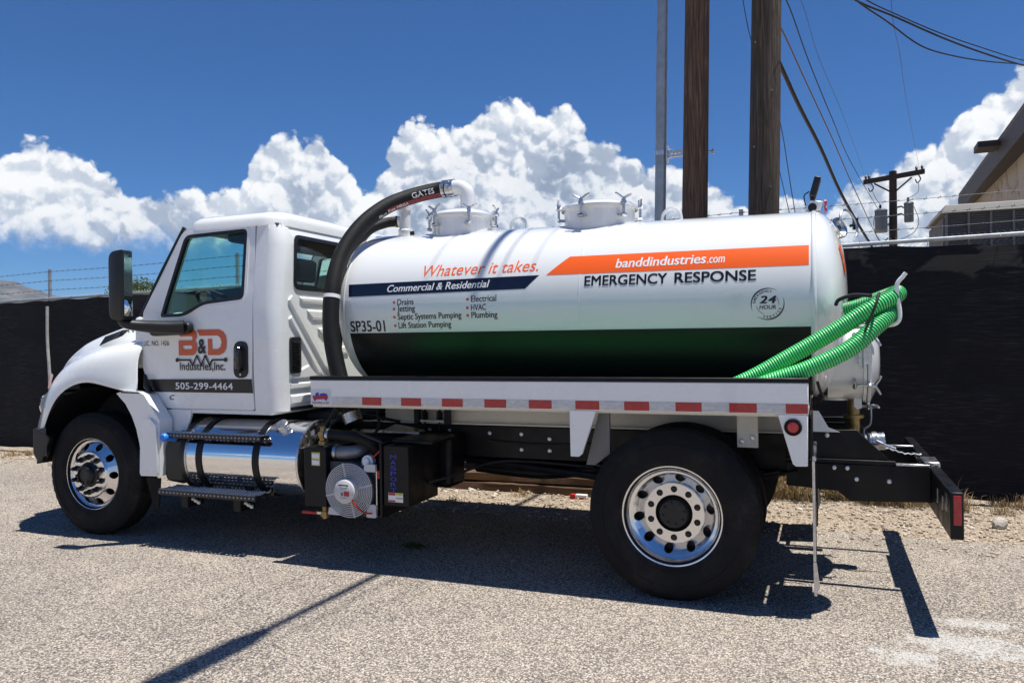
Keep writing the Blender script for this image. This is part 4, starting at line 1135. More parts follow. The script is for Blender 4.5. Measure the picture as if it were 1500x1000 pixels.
# door handle
HND = roundpoly([(-3.545, 1.672), (-3.405, 1.672), (-3.408, 1.374), (-3.552, 1.374)], 0.07, 6)
hd = gplate(HND, [], lambda u, v, t: (u, 0.193 + 0.02 * t, v), 'door_handle', BLKPLAST, near_door)
mb = MB(); mb.tube(spline([(-3.478, 0.196, 1.62), (-3.478, 0.160, 1.60), (-3.478, 0.155, 1.52), (-3.478, 0.160, 1.46), (-3.478, 0.194, 1.44)], 5), 0.020, 10); mb.build('grip', BLKGLOSS, hd)
mb = MB(); mb.cyl((-3.478, 0.194, 1.402), (-3.478, 0.186, 1.402), 0.009, seg=12); mb.build('lock', ZINC, hd)
fd = lambda x0, x1, z0, z1, o=0.004: (lambda a, b: (x0 + a * (x1 - x0), ys(z0 + b * (z1 - z0)) - o, z0 + b * (z1 - z0)))


def decal(poly, m, parent, name, o=0.003):
    v2, f2 = cdt(poly); return MB().add([(u, ys(v) - o, v) for u, v in v2], f2).build(name, m, parent, 0, recalc=False)


# the BD monogram: letters cut from bars
S_ = lambda px, py: (-4.12 + (px - 478) / (1015 - 478) * 0.50, 1.775 - (py - 100) / (335 - 100) * 0.215)
def lgpoly(P, holes=(), m=LOGOOR, nm='logo_letter', o=0.004):
    v2, f2 = cdt([S_(*q) for q in P], [[S_(*q) for q in h] for h in holes]); return MB().add([(u, ys(v) - o, v) for u, v in v2], f2).build(nm, m, near_door, 0, recalc=False)
lgpoly([(482, 102), (640, 102), (668, 118), (680, 145), (676, 180), (655, 202), (676, 226), (680, 275), (664, 312), (630, 334), (470, 334), (470, 197), (618, 197), (630, 188), (630, 168), (618, 160), (482, 160)], [[(515, 245), (610, 245), (626, 254), (626, 268), (610, 278), (515, 278)]])
lgpoly([(683, 102), (930, 102), (980, 125), (1008, 165), (1016, 215), (1008, 275), (980, 315), (930, 334), (805, 334), (805, 186), (850, 186), (850, 280), (915, 280), (945, 262), (958, 218), (945, 178), (915, 158), (712, 158)])
z0, z1 = S_(0, 322)[1], S_(0, 186)[1]
lettering('&', fd(S_(692, 0)[0], S_(782, 0)[0], z0, z1, 0.005), VBLACK, near_door, 0.03, name='logo_ampersand')
zig = [(450, 376), (598, 376), (628, 425), (678, 335), (727, 425), (772, 335), (822, 425), (852, 376), (1000, 376)]
mb = MB()
for (a, b) in zip(zig, zig[1:]):
    A, B = Vector(S_(*a)), Vector(S_(*b)); d = (B - A).normalized(); nrm = Vector((-d.y, d.x)) * 0.0075; A -= d * 0.003; B += d * 0.003
    mb.add([(q.x, ys(q.y) - 0.004, q.y) for q in (A - nrm, B - nrm, B + nrm, A + nrm)], [(0, 1, 2, 3)])
for a in (zig[0], zig[-1]):
    c = S_(*a); mb.add([(c[0] + 0.018 * math.cos(t * 0.5236), ys(c[1]) - 0.0045, c[1] + 0.018 * math.sin(t * 0.5236)) for t in range(12)], [tuple(range(12))])
mb.build('logo_zigzag', VBLACK, near_door, 0, recalc=False)
lettering('Industries,Inc.', fd(-4.118, -3.638, 1.425, 1.505), VBLACK, near_door, 0.02)
lettering('LIC. NO. 1426', fd(-4.515, -4.235, 1.645, 1.688), VBLACK, near_door, 0.004)
decal(zsplit([(-4.50, 1.358), (-3.374, 1.365), (-3.366, 1.252), (-4.405, 1.252)]), BAND if False else VBLACK, near_door, 'stripe')
lettering('505-299-4464', fd(-4.17, -3.565, 1.277, 1.335, 0.006), VWHITE, near_door, 0.03, space=1.06)
lettering('C', fd(-4.245, -4.19, 1.185, 1.23), VGREY, near_door, 0.05, 0.2)
# fixed cab shell: rear corners, rear wall, roof, sill, A pillars
XR = -3.12
for far in (False, True):
    fy = (lambda y: mir(y)) if far else (lambda y: y)
    rings = []
    for z in (1.10, 1.25, 1.4, 1.7, 1.95, 2.2, 2.45, 2.56, 2.612):
        y = ys(z); tuck = max(0, z - 2.5) * 0.35
        ring = [(-3.352, fy(y + 0.03), z), (-3.352, fy(y), z), (-3.24, fy(y), z)]
        for k in range(1, 8): a = k / 7 * math.pi / 2; ring.append((XR - 0.12 - tuck + 0.12 * math.sin(a), fy(y + 0.12 - 0.12 * math.cos(a)), z))
        ring.append((XR - tuck, fy(y + 0.14), z)); ring.append((XR - tuck - 0.03, fy(y + 0.14), z)); ring.append((XR - tuck - 0.03, fy(y + 0.06), z)); ring.append((-3.32, fy(y + 0.03), z))
        rings.append(ring)
    MB().ringset(rings, True, (True, False)).build('cab_corner', WHITE, truck, 45)
RW = [(0.335, 1.13), (mir(0.335), 1.13), (mir(0.335), 2.63), (0.335, 2.63)]
RWIN = roundpoly([(0.43, 2.10), (mir(0.43), 2.10), (mir(0.45), 2.535), (0.45, 2.535)], 0.07, 6)
xt = lambda z: max(0, z - 2.5) * 0.35
rw = gplate(zsplit(RW, 0.2), [RWIN], lambda u, v, t: (XR - 0.004 - xt(v) - 0.03 * t, u, v), 'rear_wall', WHITE, truck)
gplate(inset(RWIN, -0.012), [inset(RWIN, 0.020)], lambda u, v, t: (XR + 0.006 - xt(v) - 0.03 * t, u, v), 'rear_window_seal', BLKPLAST, truck)
gplate(inset(RWIN, 0.01), [], lambda u, v, t: (XR - 0.012 - xt(v) - 0.005 * t, u, v), 'rear_window', DGLASS, truck)


def rib(P, d=0.014, w=None):
    """raised pressing on the rear wall, P in (y, z), tapered edge"""
    n = len(P); i1 = inset(P, 0.014)
    vs = [(XR - 0.004, y, z) for y, z in P] + [(XR - 0.004 + d, y, z) for y, z in i1]
    fs = [tuple(range(n, 2 * n))] + [(i, (i + 1) % n, (i + 1) % n + n, i + n) for i in range(n)]
    MB().add(vs, fs).build('rib', WHITE, rw, 20)


def bar(a, b, w_):
    A, B = Vector(a), Vector(b); d = (B - A).normalized(); nn = Vector((-d.y, d.x)) * w_ / 2
    rib([tuple(A - nn), tuple(B - nn), tuple(B + nn), tuple(A + nn)], 0.016)


for s in (0, 1):
    M_ = (lambda P: [(mir(y), z) for y, z in P][::-1]) if s else (lambda P: P)
    def mb_(a, b, w_):
        q = M_([a, b]); bar(q[0], q[1], w_)
    mb_((0.37, 2.02), (1.02, 1.26), 0.075)
    mb_((0.37, 1.86), (0.90, 1.22), 0.05)
    rib(M_([(0.50, 2.035), (1.20, 2.035), (1.20, 1.985), (0.54, 1.985)]))
    rib(M_([(0.60, 1.93), (1.20, 1.93), (1.20, 1.85), (0.67, 1.85)]))
    rib(M_([(0.745, 1.78), (1.20, 1.78), (1.20, 1.70), (0.82, 1.70)]))
    rib(M_([(0.90, 1.62), (1.20, 1.62), (1.20, 1.55), (0.96, 1.55)]))
    rib(M_([(0.36, 1.36), (0.72, 1.36), (0.70, 1.40), (0.60, 1.47), (0.36, 1.40)]))
    rib(M_([(0.36, 1.28), (0.80, 1.28), (0.80, 1.33), (0.36, 1.33)]))
    rib(M_([(0.36, 1.15), (1.20, 1.15), (1.20, 1.23), (0.36, 1.23)]))
VEN = roundpoly([(0.275, 1.405), (0.405, 1.405), (0.405, 1.70), (0.275, 1.70)], 0.03, 4)
vg = gplate([(y + 0.08, z) for y, z in VEN], [], lambda u, v, t: (XR + 0.018 - 0.02 * t, u, v), 'vent_grille', BLKPLAST, truck)
for k in range(11):
    z = 1.44 + k * 0.0225; mb = MB(); mb.add([(XR + 0.018, 0.372, z), (XR + 0.018, 0.468, z), (XR + 0.034, 0.468, z - 0.010), (XR + 0.034, 0.372, z - 0.010), (XR + 0.018, 0.372, z - 0.013), (XR + 0.018, 0.468, z - 0.013)], [(0, 1, 2, 3), (3, 2, 5, 4), (0, 3, 4), (1, 5, 2)]); mb.build('slat', BLKGLOSS, vg, 0)
# roof
rings = []
for z, o in [(2.605, -0.006), (2.655, 0.0), (2.685, 0.012), (2.708, 0.035), (2.726, 0.08), (2.740, 0.16), (2.752, 0.30), (2.757, 0.42)]:
    x0, x1, y0, y1 = -4.13 + o * 1.15, XR - 0.032 - o * 0.55, 0.262 + o, mir(0.262) - o; ring = []
    r = max(0.10, 0.16 - o * 0.3)
    for cx_, cy_, a0 in ((x1 - r, y1 - r, 0), (x0 + r, y1 - r, 90), (x0 + r, y0 + r, 180), (x1 - r, y0 + r, 270)):
        for k in range(7): a = R_(a0 + 15 * k); ring.append((cx_ + r * math.cos(a), cy_ + r * math.sin(a), z))
    rings.append(ring)
rf = MB().ringset(rings, True, (True, True)).build('roof', WHITE, truck, 60)
for k in range(9):
    y = 0.55 + k * 0.167; rings = []
    mb = MB(); mb.tube([(-3.33, y, 2.738), (-3.23, y, 2.722), (-3.185, y, 2.695)], [0.004, 0.016, 0.006], 8); mb.build('roof_rib', WHITE, rf)
for y in (0.62, 0.92, 1.22, 1.52, 1.82):
    mb = MB(); mb.lathe([(0.045, 0.0), (0.042, 0.02), (0.025, 0.035), (0.0, 0.038)], (-4.02, y, 2.70), 'z', 14); mb.build('clearance_lamp', mat('amber_lens', (0.7, 0.22, 0.02), 0.15, 0, 0.8), rf)
# windscreen, header and cowl
rings = []
for k in range(9):
    t = k / 8; x = -4.14 + (-4.555 + 4.14) * t; z = 2.625 + (1.915 - 2.625) * t; row = []
    for j in range(17):
        s = j / 16 * 2 - 1; y = YC + s * (YC - ys(z) - 0.01); row.append((x - 0.16 * (1 - abs(s) ** 2.2), y, z))
    rings.append(row)
mb = MB(); mb.ringset(rings, False); mb.build('windscreen', GLASS, truck, 80)
for far in (False, True):
    fy = (lambda y: mir(y)) if far else (lambda y: y)
    mb = MB(); mb.tube([(-4.13, fy(ys(2.64) + 0.015), 2.645), (-4.345, fy(ys(2.27) + 0.012), 2.275), (-4.56, fy(0.215), 1.90)], 0.018, 8); mb.build('windscreen_gasket', BLKPLAST, truck)
mb = MB(); mb.box(-4.66, -4.45, 0.23, mir(0.23), 1.45, 1.90); mb.build('cowl', WHITE, truck, 30, 0.03)
# cab floor, sill, interior
mb = MB(); mb.box(-4.45, -3.14, 0.27, mir(0.27), 1.10, 1.16); mb.build('cab_floor', DARKIN, truck, 0)
mb = MB(); mb.box(-4.25, -3.20, 0.225, mir(0.225), 1.075, 1.112); mb.build('cab_sill', WHITE, truck, 30, 0.01)
mb = MB(); mb.box(-4.50, -4.20, 0.27, mir(0.27), 1.20, 1.90); mb.build('dashboard', DARKIN, truck, 30, 0.06)
mb = MB(); mb.box(-4.05, -3.18, 0.30, mir(0.30), 2.60, 2.625); mb.build('headliner', GREYIN, truck, 0)
mb = MB(); mb.box(-3.72, -3.46, 0.32, mir(0.32), 2.50, 2.60); mb.build('overhead_console', DARKIN, truck, 30, 0.03)
for y in (0.72, 1.70):
    st = MB(); st.prism([(-3.85, 1.50), (-3.42, 1.46), (-3.22, 2.14), (-3.35, 2.17), (-3.50, 1.62), (-3.85, 1.64)], y - 0.24, y + 0.24); s_ = st.build('seat', DARKIN, truck, 30, 0.04)
    mb = MB(); mb.prism([(-3.30, 2.18), (-3.21, 2.17), (-3.19, 2.36), (-3.28, 2.38)], y - 0.14, y + 0.14); mb.build('headrest', GREYIN, s_, 30, 0.03)
    mb = MB(); mb.box(-3.8, -3.37, y - 0.2, y + 0.2, 1.16, 1.55); mb.build('seat_base', DARKIN, s_, 30, 0.02)
c = Vector((-4.14, 0.72, 2.00)); ax = Vector((-0.62, 0, -0.78)).normalized(); u_ = Vector((0, 1, 0)); v_ = ax.cross(u_)
pts = [c + (u_ * math.cos(t) + v_ * math.sin(t)) * 0.225 for t in [2 * math.pi * k / 36 for k in range(36)]]
mb = MB(); mb.tube(pts, 0.017, 10, closed=True)
sw = mb.build('steering_wheel', DARKIN, truck)
mb = MB(); mb.cyl(c, c + ax * 0.35, 0.035, seg=12)
for a in (0.2, 2.9, 4.71): mb.tube([c, c + (u_ * math.cos(a) + v_ * math.sin(a)) * 0.225], 0.016, 8)
mb.build('spokes', DARKIN, sw)

# ---------------------------------------------------------------- bonnet and wings
ST = [  # X, centre, edge, then (y, z) crease, shoulder, crest, outer, lip
    (-4.50, 1.960, 1.945, (0.43, 1.80), (0.33, 1.72), (0.215, 1.685), (0.135, 1.56), (0.120, 1.250)),
    (-4.53, 1.958, 1.942, (0.43, 1.80), (0.33, 1.72), (0.205, 1.683), (0.125, 1.56), (0.105, 1.250)),
    (-4.62, 1.945, 1.925, (0.43, 1.79), (0.31, 1.705), (0.165, 1.668), (0.092, 1.54), (0.062, 1.250)),
    (-4.87, 1.915, 1.885, (0.43, 1.77), (0.29, 1.680), (0.125, 1.635), (0.058, 1.52), (0.040, 1.315)),
    (-5.05, 1.885, 1.840, (0.43, 1.735), (0.285, 1.650), (0.110, 1.600), (0.045, 1.50), (0.030, 1.345)),
    (-5.28, 1.840, 1.775, (0.45, 1.675), (0.295, 1.590), (0.115, 1.525), (0.045, 1.415), (0.030, 1.275)),
    (-5.46, 1.800, 1.725, (0.46, 1.62), (0.31, 1.530), (0.130, 1.44), (0.055, 1.31), (0.040, 1.13)),
    (-5.60, 1.760, 1.675, (0.47, 1.56), (0.33, 1.45), (0.165, 1.33), (0.085, 1.16), (0.060, 0.86)),
    (-5.68, 1.720, 1.635, (0.48, 1.50), (0.36, 1.38), (0.20, 1.24), (0.12, 1.05), (0.085, 0.72)),
    (-5.85, 1.640, 1.545, (0.52, 1.40), (0.42, 1.27), (0.29, 1.14), (0.21, 0.97), (0.18, 0.72)),
    (-5.98, 1.520, 1.420, (0.58, 1.28), (0.50, 1.15), (0.40, 1.04), (0.34, 0.92), (0.32, 0.72)),
    (-6.05, 1.360, 1.270, (0.64, 1.15), (0.58, 1.05), (0.52, 0.97), (0.48, 0.88), (0.47, 0.72))]
rings = []
for (x, zc_, ze, *P) in ST:
    half = [(YC, zc_), (0.95, zc_ - 0.003), (0.72, zc_ - 0.012), (0.545, ze + 0.004), (0.485 + max(0, -5.6 - x) * 0.3, ze - 0.035)] + list(P)
    nt_ = (lambda z: -0.06 * max(0.0, 1 - abs(z - 1.50) / 0.20) if x > -4.6 else 0.0)   # the trailing edge is notched
    ring = [(x + nt_(z), y, z) for y, z in half[::-1]] + [(x + nt_(z), mir(y), z) for y, z in half[1:]]
    rings.append(ring)
hood = MB().ringset(rings, False).build('bonnet', WHITE, truck, 180)
md = hood.modifiers.new('s', 'SOLIDIFY'); md.thickness = 0.02; md.offset = -1
md = hood.modifiers.new('u', 'SUBSURF'); md.levels = 2; md.render_levels = 2; md.boundary_smooth = 'PRESERVE_CORNERS'
# side panel between the wheel arch and the door, with the raised splash guard
arch = [(FXW + 0.80 * math.cos(R_(a)), TR + 0.80 * math.sin(R_(a)) * 1.01) for a in (2, 12, 22, 32, 42, 50, 58, 64)]
ARCH = [(-4.42, 0.56)] + [(-4.41, 0.70), (-4.425, 0.82), (-4.46, 0.95), (-4.51, 1.06), (-4.58, 1.16), (-4.68, 1.245)]
mud = gplate(ARCH[::-1] + [(-4.42, 0.56), (-4.21, 0.565), (-4.205, 1.03), (-4.37, 1.235), (-4.44, 1.262), (-4.60, 1.268)], [], lambda u, v, t: (u, 0.055 + 0.14 * t, v), 'wing_skirt', WHITE, truck, smooth=20)
gplate(roundpoly([(-4.40, 0.575), (-4.215, 0.58), (-4.215, 0.985), (-4.30, 1.055), (-4.385, 0.985)], [0.02, 0.02, 0.03, 0.03, 0.03], 3), [], lambda u, v, t: (u, 0.028 + 0.028 * t, v), 'splash_guard', WHITE, mud, smooth=20)
gplate([(-4.50, 1.62), (-4.53, 1.42), (-4.30, 1.105), (-4.02, 1.10), (-4.02, 1.06), (-4.20, 0.60), (-4.40, 0.60), (-4.40, 1.2), (-4.42, 1.66)], [], lambda u, v, t: (u, 0.215 + 0.02 * t, v), 'cowl_side_panel', WHITE, truck, smooth=20)
gplate([(-4.41, 0.54), (-4.25, 0.54), (-4.27, 0.30), (-4.33, 0.26), (-4.36, 0.40)], [], lambda u, v, t: (u, 0.10 + 0.012 * t, v), 'splash_flap', RUBBER, truck)
mb = MB(); mb.tube([(-4.47, 0.165, 1.40), (-4.44, 0.15, 1.30), (-4.40, 0.15, 1.24)], [0.012, 0.026, 0.012], 8); mb.build('bonnet_latch', BLKPLAST, truck)
gplate([(-4.62, 1.262), (-4.42, 1.255), (-4.42, 1.247), (-4.62, 1.25)], [], lambda u, v, t: (u, 0.048 + 0.02 * t, v), 'skirt_seam', BLKPLAST, mud)
# bonnet vent and badge
vp = [(-5.265, 1.655), (-5.215, 1.735), (-4.985, 1.795), (-5.03, 1.700)]
vt = MB(); vt.add([(x, 0.425 - (0.02 if z < 1.7 else 0) - 0.012, z) for x, z in vp] + [(x, 0.50, z) for x, z in vp], [(0, 1, 2, 3), (4, 7, 6, 5), (0, 4, 5, 1), (1, 5, 6, 2), (2, 6, 7, 3), (3, 7, 4, 0)]); vt = vt.build('bonnet_vent', BLKPLAST, hood, 0)
for k in range(5):
    t = (k + 0.6) / 5.6; a = Vector(vp[0]).lerp(Vector(vp[1]), t); b = Vector(vp[3]).lerp(Vector(vp[2]), t)
    mb = MB(); mb.tube([(a.x + 0.02, 0.405 + 0.012 * t, a.y), (b.x - 0.02, 0.405 + 0.012 * t, b.y)], 0.008, 6); mb.build('vent_slat', BLKGLOSS, hood)
for k_, ch in enumerate('MV'): lettering(ch, (lambda k: lambda a, b: (-4.945 + k * 0.068 + a * 0.045, 0.398, 1.765 + b * 0.028))(k_), VBLACK, hood, 0.05, 0.0)
# front bumper and lamps
rings = []
for j in range(21):
    s = j / 20 * 2 - 1; y = YC + s * 1.19; k = abs(s) ** 2.6; xo = -6.14 + 0.56 * k
    rings.append([(xo, y, 0.66 + 0.02 * k), (xo - 0.02 * (1 - k), y, 0.78), (xo, y, 0.92), (xo + 0.08, y, 0.93), (xo + 0.10, y, 0.66 + 0.02 * k)])
mb = MB(); mb.ringset(rings, True, (True, True)); fb = mb.build('front_bumper', BLKPLAST, truck, 50, 0.008)
for yy in (0.028, mir(0.028) - 0.05):
    mb = MB(); mb.prism(roundpoly([(-5.66, 0.935), (-5.47, 0.86), (-5.46, 0.84), (-5.55, 0.64), (-5.60, 0.62), (-5.665, 0.70)], 0.03, 4), yy, yy + 0.05); mb.build('bumper_end', BLKPLAST, truck, 30, 0.01)
AMB = mat('amber_marker', (0.55, 0.10, 0.03), 0.15, 0, 0.8)
for s in (0, 1):
    fy = (lambda y: mir(y)) if s else (lambda y: y)
    mb = MB(); mb.add([(-5.565, fy(0.118), 1.335), (-5.535, fy(0.118), 1.42), (-5.66, fy(0.22), 1.40), (-5.70, fy(0.21), 1.27), (-5.575, fy(0.128), 1.335), (-5.545, fy(0.13), 1.41), (-5.66, fy(0.235), 1.39), (-5.69, fy(0.225), 1.28)], [(0, 1, 2, 3), (4, 7, 6, 5), (0, 4, 5, 1), (1, 5, 6, 2), (2, 6, 7, 3), (3, 7, 4, 0)]); mb.build('side_marker_lamp', AMB, truck, 30)
    mb = MB(); mb.lathe([(0.0, -0.02), (0.08, -0.015), (0.13, 0.01), (0.14, 0.05), (0.0, 0.05)], (-5.93, fy(0.42), 1.10), 'x', 24); mb.build('headlight', CLEAR, truck, 50)
mb = MB()
for k in range(9): mb.box(-6.085, -6.05, 0.62, mir(0.62), 0.76 + k * 0.055, 0.785 + k * 0.055)
mb.build('grille', BLKGLOSS, truck, 30)

# ---------------------------------------------------------------- mirror
MY0, MY1 = -0.22, -0.115
rp = roundpoly([(-4.445, 1.855), (-4.285, 1.855), (-4.285, 2.42), (-4.445, 2.405)], [0.08, 0.03, 0.03, 0.07], 5)
for s in (0, 1):
    fy = (lambda y: mir(y)) if s else (lambda y: y)
    a, b = fy(MY0), fy(MY1)
    i_ = inset(rp, 0.018)
    rings = [[(x, a + (b - a) * 0.0, z) for x, z in inset(rp, 0.02)], [(x, a + (b - a) * 0.08, z) for x, z in rp], [(x, a + (b - a) * 0.92, z) for x, z in rp], [(x, b, z) for x, z in inset(rp, 0.02)]]
    mh = MB().ringset(rings, True, (True, True)).build('mirror', BLKPLAST, truck, 50)
    yl, yh = sorted((a + (b - a) * 0.12, a + (b - a) * 0.88))
    mb = MB(); mb.box(-4.287, -4.280, yl, yh, 2.045, 2.395); mb.build('mirror_glass', CHROME, mh, 30)
    mb = MB(); mb.box(-4.288, -4.276, yl - 0.006, yh + 0.006, 2.022, 2.04); mb.build('mirror_divider', BLKPLAST, mh, 30)
    mb = MB(); mb.add([( -4.282 + 0.02 * (1 - ((i - 3) / 3) ** 2) * (1 - ((j - 3) / 3) ** 2), yl + (yh - yl) * i / 6, 1.885 + 0.13 * j / 6) for j in range(7) for i in range(7)], [(j * 7 + i, j * 7 + i + 1, (j + 1) * 7 + i + 1, (j + 1) * 7 + i) for j in range(6) for i in range(6)]); mb.build('convex_mirror', CHROME, mh, 80)
    mb = MB(); mb.tube(spline([(-4.37, fy(-0.17), 1.862), (-4.34, fy(-0.14), 1.825), (-4.24, fy(-0.04), 1.805), (-4.10, fy(0.06), 1.795), (-4.00, fy(0.13), 1.80)], 5), [0.03 + 0.022 * min(1, k / 12) for k in range(21)], 12); mb.build('mirror_arm', BLKPLAST, mh, 50)
    mb = MB(); mb.prism(roundpoly([(-4.42, 1.81), (-4.06, 1.845), (-3.965, 1.83), (-3.955, 1.76), (-4.02, 1.735), (-4.38, 1.725)], 0.03, 4), *sorted((fy(0.135), fy(0.199)))); mb.build('mirror_base', BLKPLAST, mh, 30, 0.02)

# ---------------------------------------------------------------- fuel tank, steps, treatment tank
FT = (0.365, 0.725, 0.305)
def tank_prof(x0, x1, r): return [(0.0, x0 - 0.055), (r * 0.55, x0 - 0.048), (r * 0.86, x0 - 0.026), (r * 0.97, x0 - 0.006), (r, x0 + 0.012), (r, x1 - 0.012), (r * 0.97, x1 + 0.006), (r * 0.86, x1 + 0.026), (r * 0.55, x1 + 0.048), (0.0, x1 + 0.055)]
mb = MB(); mb.lathe(tank_prof(-3.94, -2.84, FT[2]), (0, FT[0], FT[1]), 'x', 72); ft = mb.build('fuel_tank', CHROME, truck, 25)
for x in (-3.945, -2.842):
    mb = MB(); mb.lathe([(FT[2] - 0.004, x - 0.014), (FT[2] + 0.007, x - 0.010), (FT[2] + 0.007, x + 0.010), (FT[2] - 0.004, x + 0.014)], (0, FT[0], FT[1]), 'x', 64); mb.build('end_ring', SATIN, ft, 40)
for x in (-3.80, -3.235):
    mb = MB(); mb.lathe([(FT[2] + 0.001, x - 0.030), (FT[2] + 0.009, x - 0.028), (FT[2] + 0.009, x + 0.028), (FT[2] + 0.001, x + 0.030)], (0, FT[0], FT[1]), 'x', 64); mb.build('strap', BLKPAINT, ft, 30)
mb = MB(); mb.cyl((-3.06, 0.205, 0.965), (-3.06, 0.175, 1.005), 0.045, 0.045, 20); mb.cyl((-3.06, 0.178, 1.0), (-3.06, 0.162, 1.022), 0.056, 0.05, 10); mb.build('filler_cap', SATIN, ft, 40, 0.004)
def tread(x0, x1, y0, y1, z, name, nx_, ny_):
    """grip plate: punched holes with raised rims, folded edges"""
    holes = []; rims = MB()
    for i in range(nx_):
        for j in range(ny_):
            x = x0 + (x1 - x0) * (i + 0.5 + 0.25 * (1 if j % 2 else -1)) / nx_; y = y0 + (y1 - y0) * (j + 0.5) / ny_
            if (i * 7 + j * 3) % 5 != 0: holes.append([(x + 0.0095 * math.cos(t), y + 0.0095 * math.sin(t)) for t in [k * math.pi / 3 for k in range(6)]])
            rims.lathe([(0.0155, z), (0.0135, z + 0.005), (0.0115, z + 0.0055), (0.0105, z)], (x, y, 0), 'z', 8)
    st = gplate([(x0, y0), (x1, y0), (x1, y1), (x0, y1)], holes, lambda u, v, t: (u, v, z - 0.003 * t), name, CHROMESTEP, truck)
    mb = MB(); mb.box(x0, x1, y0 - 0.003, y0, z - 0.04, z + 0.001); mb.build('front_fold', CHROMESTEP, st, 30)
    mb = MB(); mb.box(x0, x1, y1, y1 + 0.003, z - 0.04, z + 0.001); mb.build('rear_fold', CHROMESTEP, st, 30)
    o = rims.build('hole_rims', RIMS, st, 40); o['kind'] = 'stuff'
    mb = MB()
    for i in range(nx_):
        x = x0 + (x1 - x0) * (i + 0.5) / nx_; mb.lathe([(0.009, 0.0), (0.007, -0.004), (0.003, -0.005)], (x, y0 - 0.003, z - 0.018), 'y', 6)
    o = mb.build('edge_studs', RIMS, st, 40); o['kind'] = 'stuff'
    return st
us = tread(-4.12, -3.16, 0.035, 0.26, 0.93, 'upper_step', 26, 5)
ls = tread(-4.15, -3.17, -0.02, 0.20, 0.475, 'lower_step', 26, 5)
for x in (-3.95, -3.42):
    mb = MB(); mb.box(x, x + 0.07, 0.02, 0.16, 0.335, 0.44); mb.box(x, x + 0.07, 0.16, 0.20, 0.335, 0.9); mb.build('step_bracket', BLKPAINT, ls, 30, 0.006)
    for k in range(3): put_bolt(x + 0.09 + 0.03 * k, 0.06, 0.40 - 0.012 * k)
mb = MB(); mb.prism([(-4.15, 0.905), (-4.13, 0.935), (-3.95, 0.935), (-3.95, 0.905)], 0.26, 0.50); mb.build('step_back', BLKPAINT, us, 30)
dt = MB(); dt.prism(roundpoly([(-4.20, 0.52), (-3.99, 0.50), (-3.985, 0.88), (-4.16, 0.88), (-4.21, 0.80)], 0.05, 4), 0.10, 0.55); dt = dt.build('treatment_tank', BLKPLAST, truck, 30, 0.03)
mb = MB(); mb.lathe([(0.0, -0.032), (0.026, -0.032), (0.036, -0.020), (0.036, 0.0), (0.031, 0.004), (0.024, 0.03)], (-4.11, 0.02, 0.895), 'y', 10); mb.tube([(-4.11, 0.03, 0.895), (-4.08, 0.16, 0.86)], 0.026, 10); mb.build('filler_cap', BLUECAP, dt, 40)
mb = MB(); mb.lathe([(0.285, -0.03), (0.315, -0.025), (0.315, 0.025), (0.285, 0.03)], (-3.975, FT[0], FT[1]), 'x', 48); mb.lathe([(0.0, -0.02), (0.29, -0.01)], (-3.985, FT[0], FT[1]), 'x', 48); mb.build('end_cover', BLKPLAST, dt, 30)

# ---------------------------------------------------------------- vacuum pump, cooler and boxes between cab and wheel
lb_ = MB(); lb_.box(-2.73, -2.535, 0.0, 0.48, 0.43, 0.868); lbx = lb_.build('cooler_box', BLKPAINT, truck, 30, 0.006)
def flat(name, m, par, x0, x1, z0, z1, y): return MB().add([(x0, y, z0), (x1, y, z0), (x1, y, z1), (x0, y, z1)], [(0, 1, 2, 3)]).build(name, m, par, 0, recalc=False)
flat('warning_label', VYEL, lbx, -2.66, -2.585, 0.735, 0.835, -0.0025)
for k in range(2): flat('label_panel', VWHITE, lbx, -2.655, -2.59, 0.742 + 0.048 * k, 0.775 + 0.048 * k, -0.0045)
rb = MB(); rb.box(-2.045, -1.84, 0.0, 0.455, 0.475, 0.905); rbx = rb.build('oil_tank', BLKPAINT, truck, 30, 0.006)
for k, ch in enumerate('MASPORT'):
    lettering(ch, (lambda k_: (lambda a, b: (-1.985 + a * 0.05, -0.003, 0.842 - k_ * 0.0395 - 0.0 + (b - 1) * 0.030)))(k), VBLUE2, rbx, 0.01)
flat('warning_label', VWHITE, rbx, -2.005, -1.885, 0.505, 0.572, -0.0025)
flat('label_panel', VRED, rbx, -2.002, -1.948, 0.553, 0.570, -0.0045); flat('label_panel', VRED, rbx, -2.002, -1.948, 0.507, 0.518, -0.0045)
flat('label_panel', VYEL, rbx, -1.942, -1.888, 0.556, 0.570, -0.0045); flat('label_panel', VYEL, rbx, -1.942, -1.888, 0.528, 0.538, -0.0045)
mb = MB(); mb.box(-2.03, -1.70, 0.10, 0.46, 0.907, 0.94); mb.build('lid', BLKPAINT, rbx, 30, 0.012)
# cooler core and fan
mb = MB(); mb.box(-2.53, -2.075, 0.08, 0.42, 0.38, 0.78); cc = mb.build('oil_cooler', BLKPAINT, truck, 30, 0.01)
mb = MB(); mb.box(-2.072, -2.052, -0.01, 0.44, 0.385, 0.92); mb.box(-2.53, -2.052, 0.05, 0.07, 0.372, 0.392); mb.build('cooler_frame', BLKPAINT, cc, 30, 0.004)
FC = Vector((-2.335, 0.0, 0.568)); rgd = Vector((0, 0, 0))
fan = MB(); fan.lathe([(0.205, 0.045), (0.205, 0.0), (0.200, -0.006), (0.193, 0.0), (0.193, 0.05), (0.19, 0.07), (0.0, 0.07)], FC, 'y', 56); fan.box(-2.53, -2.13, 0.046, 0.075, 0.375, 0.765)
fan = fan.build('fan_shroud', mat('dark_cast_plastic', (0.05, 0.052, 0.056), 0.45), truck, 30)
GRL = mat('pale_grey_plastic', (0.58, 0.58, 0.59), 0.4)
